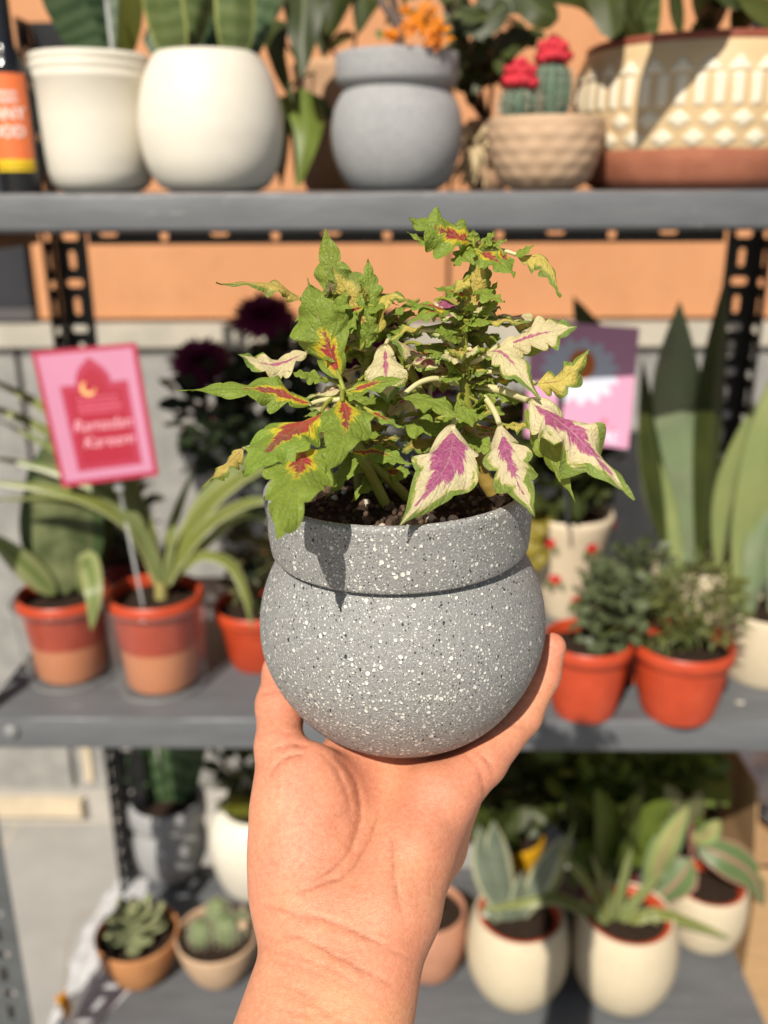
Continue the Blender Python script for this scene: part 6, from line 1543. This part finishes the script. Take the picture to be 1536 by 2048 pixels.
# leaf pairs up the stems
for q, side0 in ((((985, 985, .386), (945, 885, .378), (936, 840, .374), (930, 770, .372), (926, 690, .366), (925, 620, .360)), 0), (((880, 900, .392), (840, 780, .386), (790, 690, .380), (755, 640, .376)), 1), (((720, 940, .390), (725, 780, .386), (735, 700, .380), (738, 640, .376)), 0), (((735, 915, .376), (705, 860, .370), (692, 800, .364)), 1)):
    for i, s_p in enumerate(smoothpath([V(*a) for a in q], 9)[1:]):
        for sg in (-1, 1):
            ln = cr_.uniform(62, 104); an = cr_.uniform(-.35, .55); b_ = (s_p.x+sg*5, s_p.y, s_p.z)
            L(b_, (b_[0]+sg*ln*math.cos(an), b_[1]-ln*math.sin(an)*.8+cr_.uniform(0, 22), s_p.z+cr_.uniform(-.012, .012)), cr_.uniform(34, 56), cr_.choice('ggGYYCC'), (sg*.2, .75, .55), droop=cr_.uniform(.02, .14), deep=.38, peak=cr_.uniform(.4, .55), nu=40, nv=6, wav=.25)
# small leaves in the joints of the stems
for k in range(50):
    x, y, z = cr_.choice(((925, 640, .352), (928, 700, .355), (930, 760, .358), (935, 830, .362), (925, 670, .353), (690, 640, .362), (740, 600, .364), (660, 600, .364), (700, 860, .362), (735, 700, .374), (720, 800, .378), (760, 930, .372), (800, 740, .378), (870, 830, .384), (960, 690, .366), (720, 930, .370)))
    b_ = (x+cr_.uniform(-10, 10), y+cr_.uniform(-14, 14), z); an = cr_.uniform(-.3, PI+.3); ln = cr_.uniform(30, 62)
    L(b_, (b_[0]+ln*math.cos(an), b_[1]-ln*.6*math.sin(an)+cr_.uniform(-6, 14), z-cr_.uniform(.002, .012)), cr_.uniform(28, 48), cr_.choice('gggYCG'), (cr_.uniform(-.4, .4), .5, .8), deep=.45, lobes=3, nu=36, nv=5, wav=.2, peak=.5, frill=.15)
# pale leaf stalks
for q, r in ((((936, 790, .368), (965, 792, .362), (988, 822, .352), (1000, 852, .343)), .0014), (((940, 775, .368), (990, 778, .360), (1030, 790, .350), (1062, 803, .339)), .0018), (((925, 770, .366), (880, 757, .360), (840, 765, .356), (804, 792, .351)), .0013),
             (((928, 728, .364), (905, 690, .360), (875, 662, .357), (815, 660, .354)), .0012), (((930, 735, .362), (950, 705, .356), (975, 700, .350)), .0013), (((934, 730, .362), (962, 716, .356), (1000, 690, .349)), .0013), (((925, 820, .366), (912, 835, .354), (906, 853, .343)), .0013),
             (((935, 745, .366), (1010, 745, .358), (1074, 768, .345)), .0011), (((690, 800, .352), (660, 800, .350), (640, 828, .343)), .0010), (((690, 800, .352), (650, 800, .350), (620, 808, .347)), .0012), (((700, 860, .358), (650, 868, .345), (608, 893, .335)), .0011), (((705, 860, .358), (640, 870, .348), (560, 880, .342), (485, 898, .338)), .0010),
             (((738, 640, .370), (680, 610, .364), (600, 598, .358)), .0010), (((735, 700, .374), (680, 690, .364), (612, 705, .356)), .0011), (((712, 880, .362), (700, 885, .354), (703, 903, .349)), .0010), (((738, 660, .372), (700, 655, .370), (676, 642, .368)), .0010), (((790, 700, .374), (778, 680, .366), (770, 692, .359)), .0010), (((880, 900, .388), (860, 780, .384), (900, 742, .374)), .0010),
             (((948, 500, .348), (1000, 500, .347), (1036, 510, .345)), .0009)):
    p = smoothpath([P(*a) for a in q], 16); STALKENDS.append(p[-1]); mb = MB(); mb.tube(p, [r*(1-.25*k/15) for k in range(16)], 8); mb.build('leaf_stalk', pet_m if cr_.random() < .6 else stem_m, planter)

# the hundred-odd small leaves that show least become one part; every other leaf is its own
LEAVES.sort(key=lambda q: -q[0])
for ar, kind, rows, uvs, b_, dr in LEAVES[:94]:
    mb = MB(); mb.quadgrid(rows, uv=uvs); mb.build('leaf', CM[kind], planter)
keys = list(CM); mb = MB()
for ar, kind, rows, uvs, b_, dr in LEAVES[94:]: mb.quadgrid(rows, uv=uvs, mi=keys.index(kind))
mb.build('small_leaves', [CM[k] for k in keys], planter)['kind'] = 'stuff'
mb = MB()                       # thin stalks from each leaf back to the nearest stem
for ar, kind, rows, uvs, b_, dr in LEAVES:
    if any((b_-e).length < .006 for e in STALKENDS): continue
    q = min(STEMPTS, key=lambda p: (p-b_).length+max(0, (p.z-b_.z))*1.5); dl = (q-b_).length
    if dl < .0015: continue
    r = .0006+min(.0005, ar*.6)
    mb.tube(smoothpath([q, q.lerp(b_, .55)+V(0, 0, dl*.12)-dr*dl*.12, b_, b_+dr*.004], 10), [r*1.2]*4+[r]*5+[r*.6], 6)
mb.build('thin_leaf_stalks', stem_m, planter)['kind'] = 'stuff'
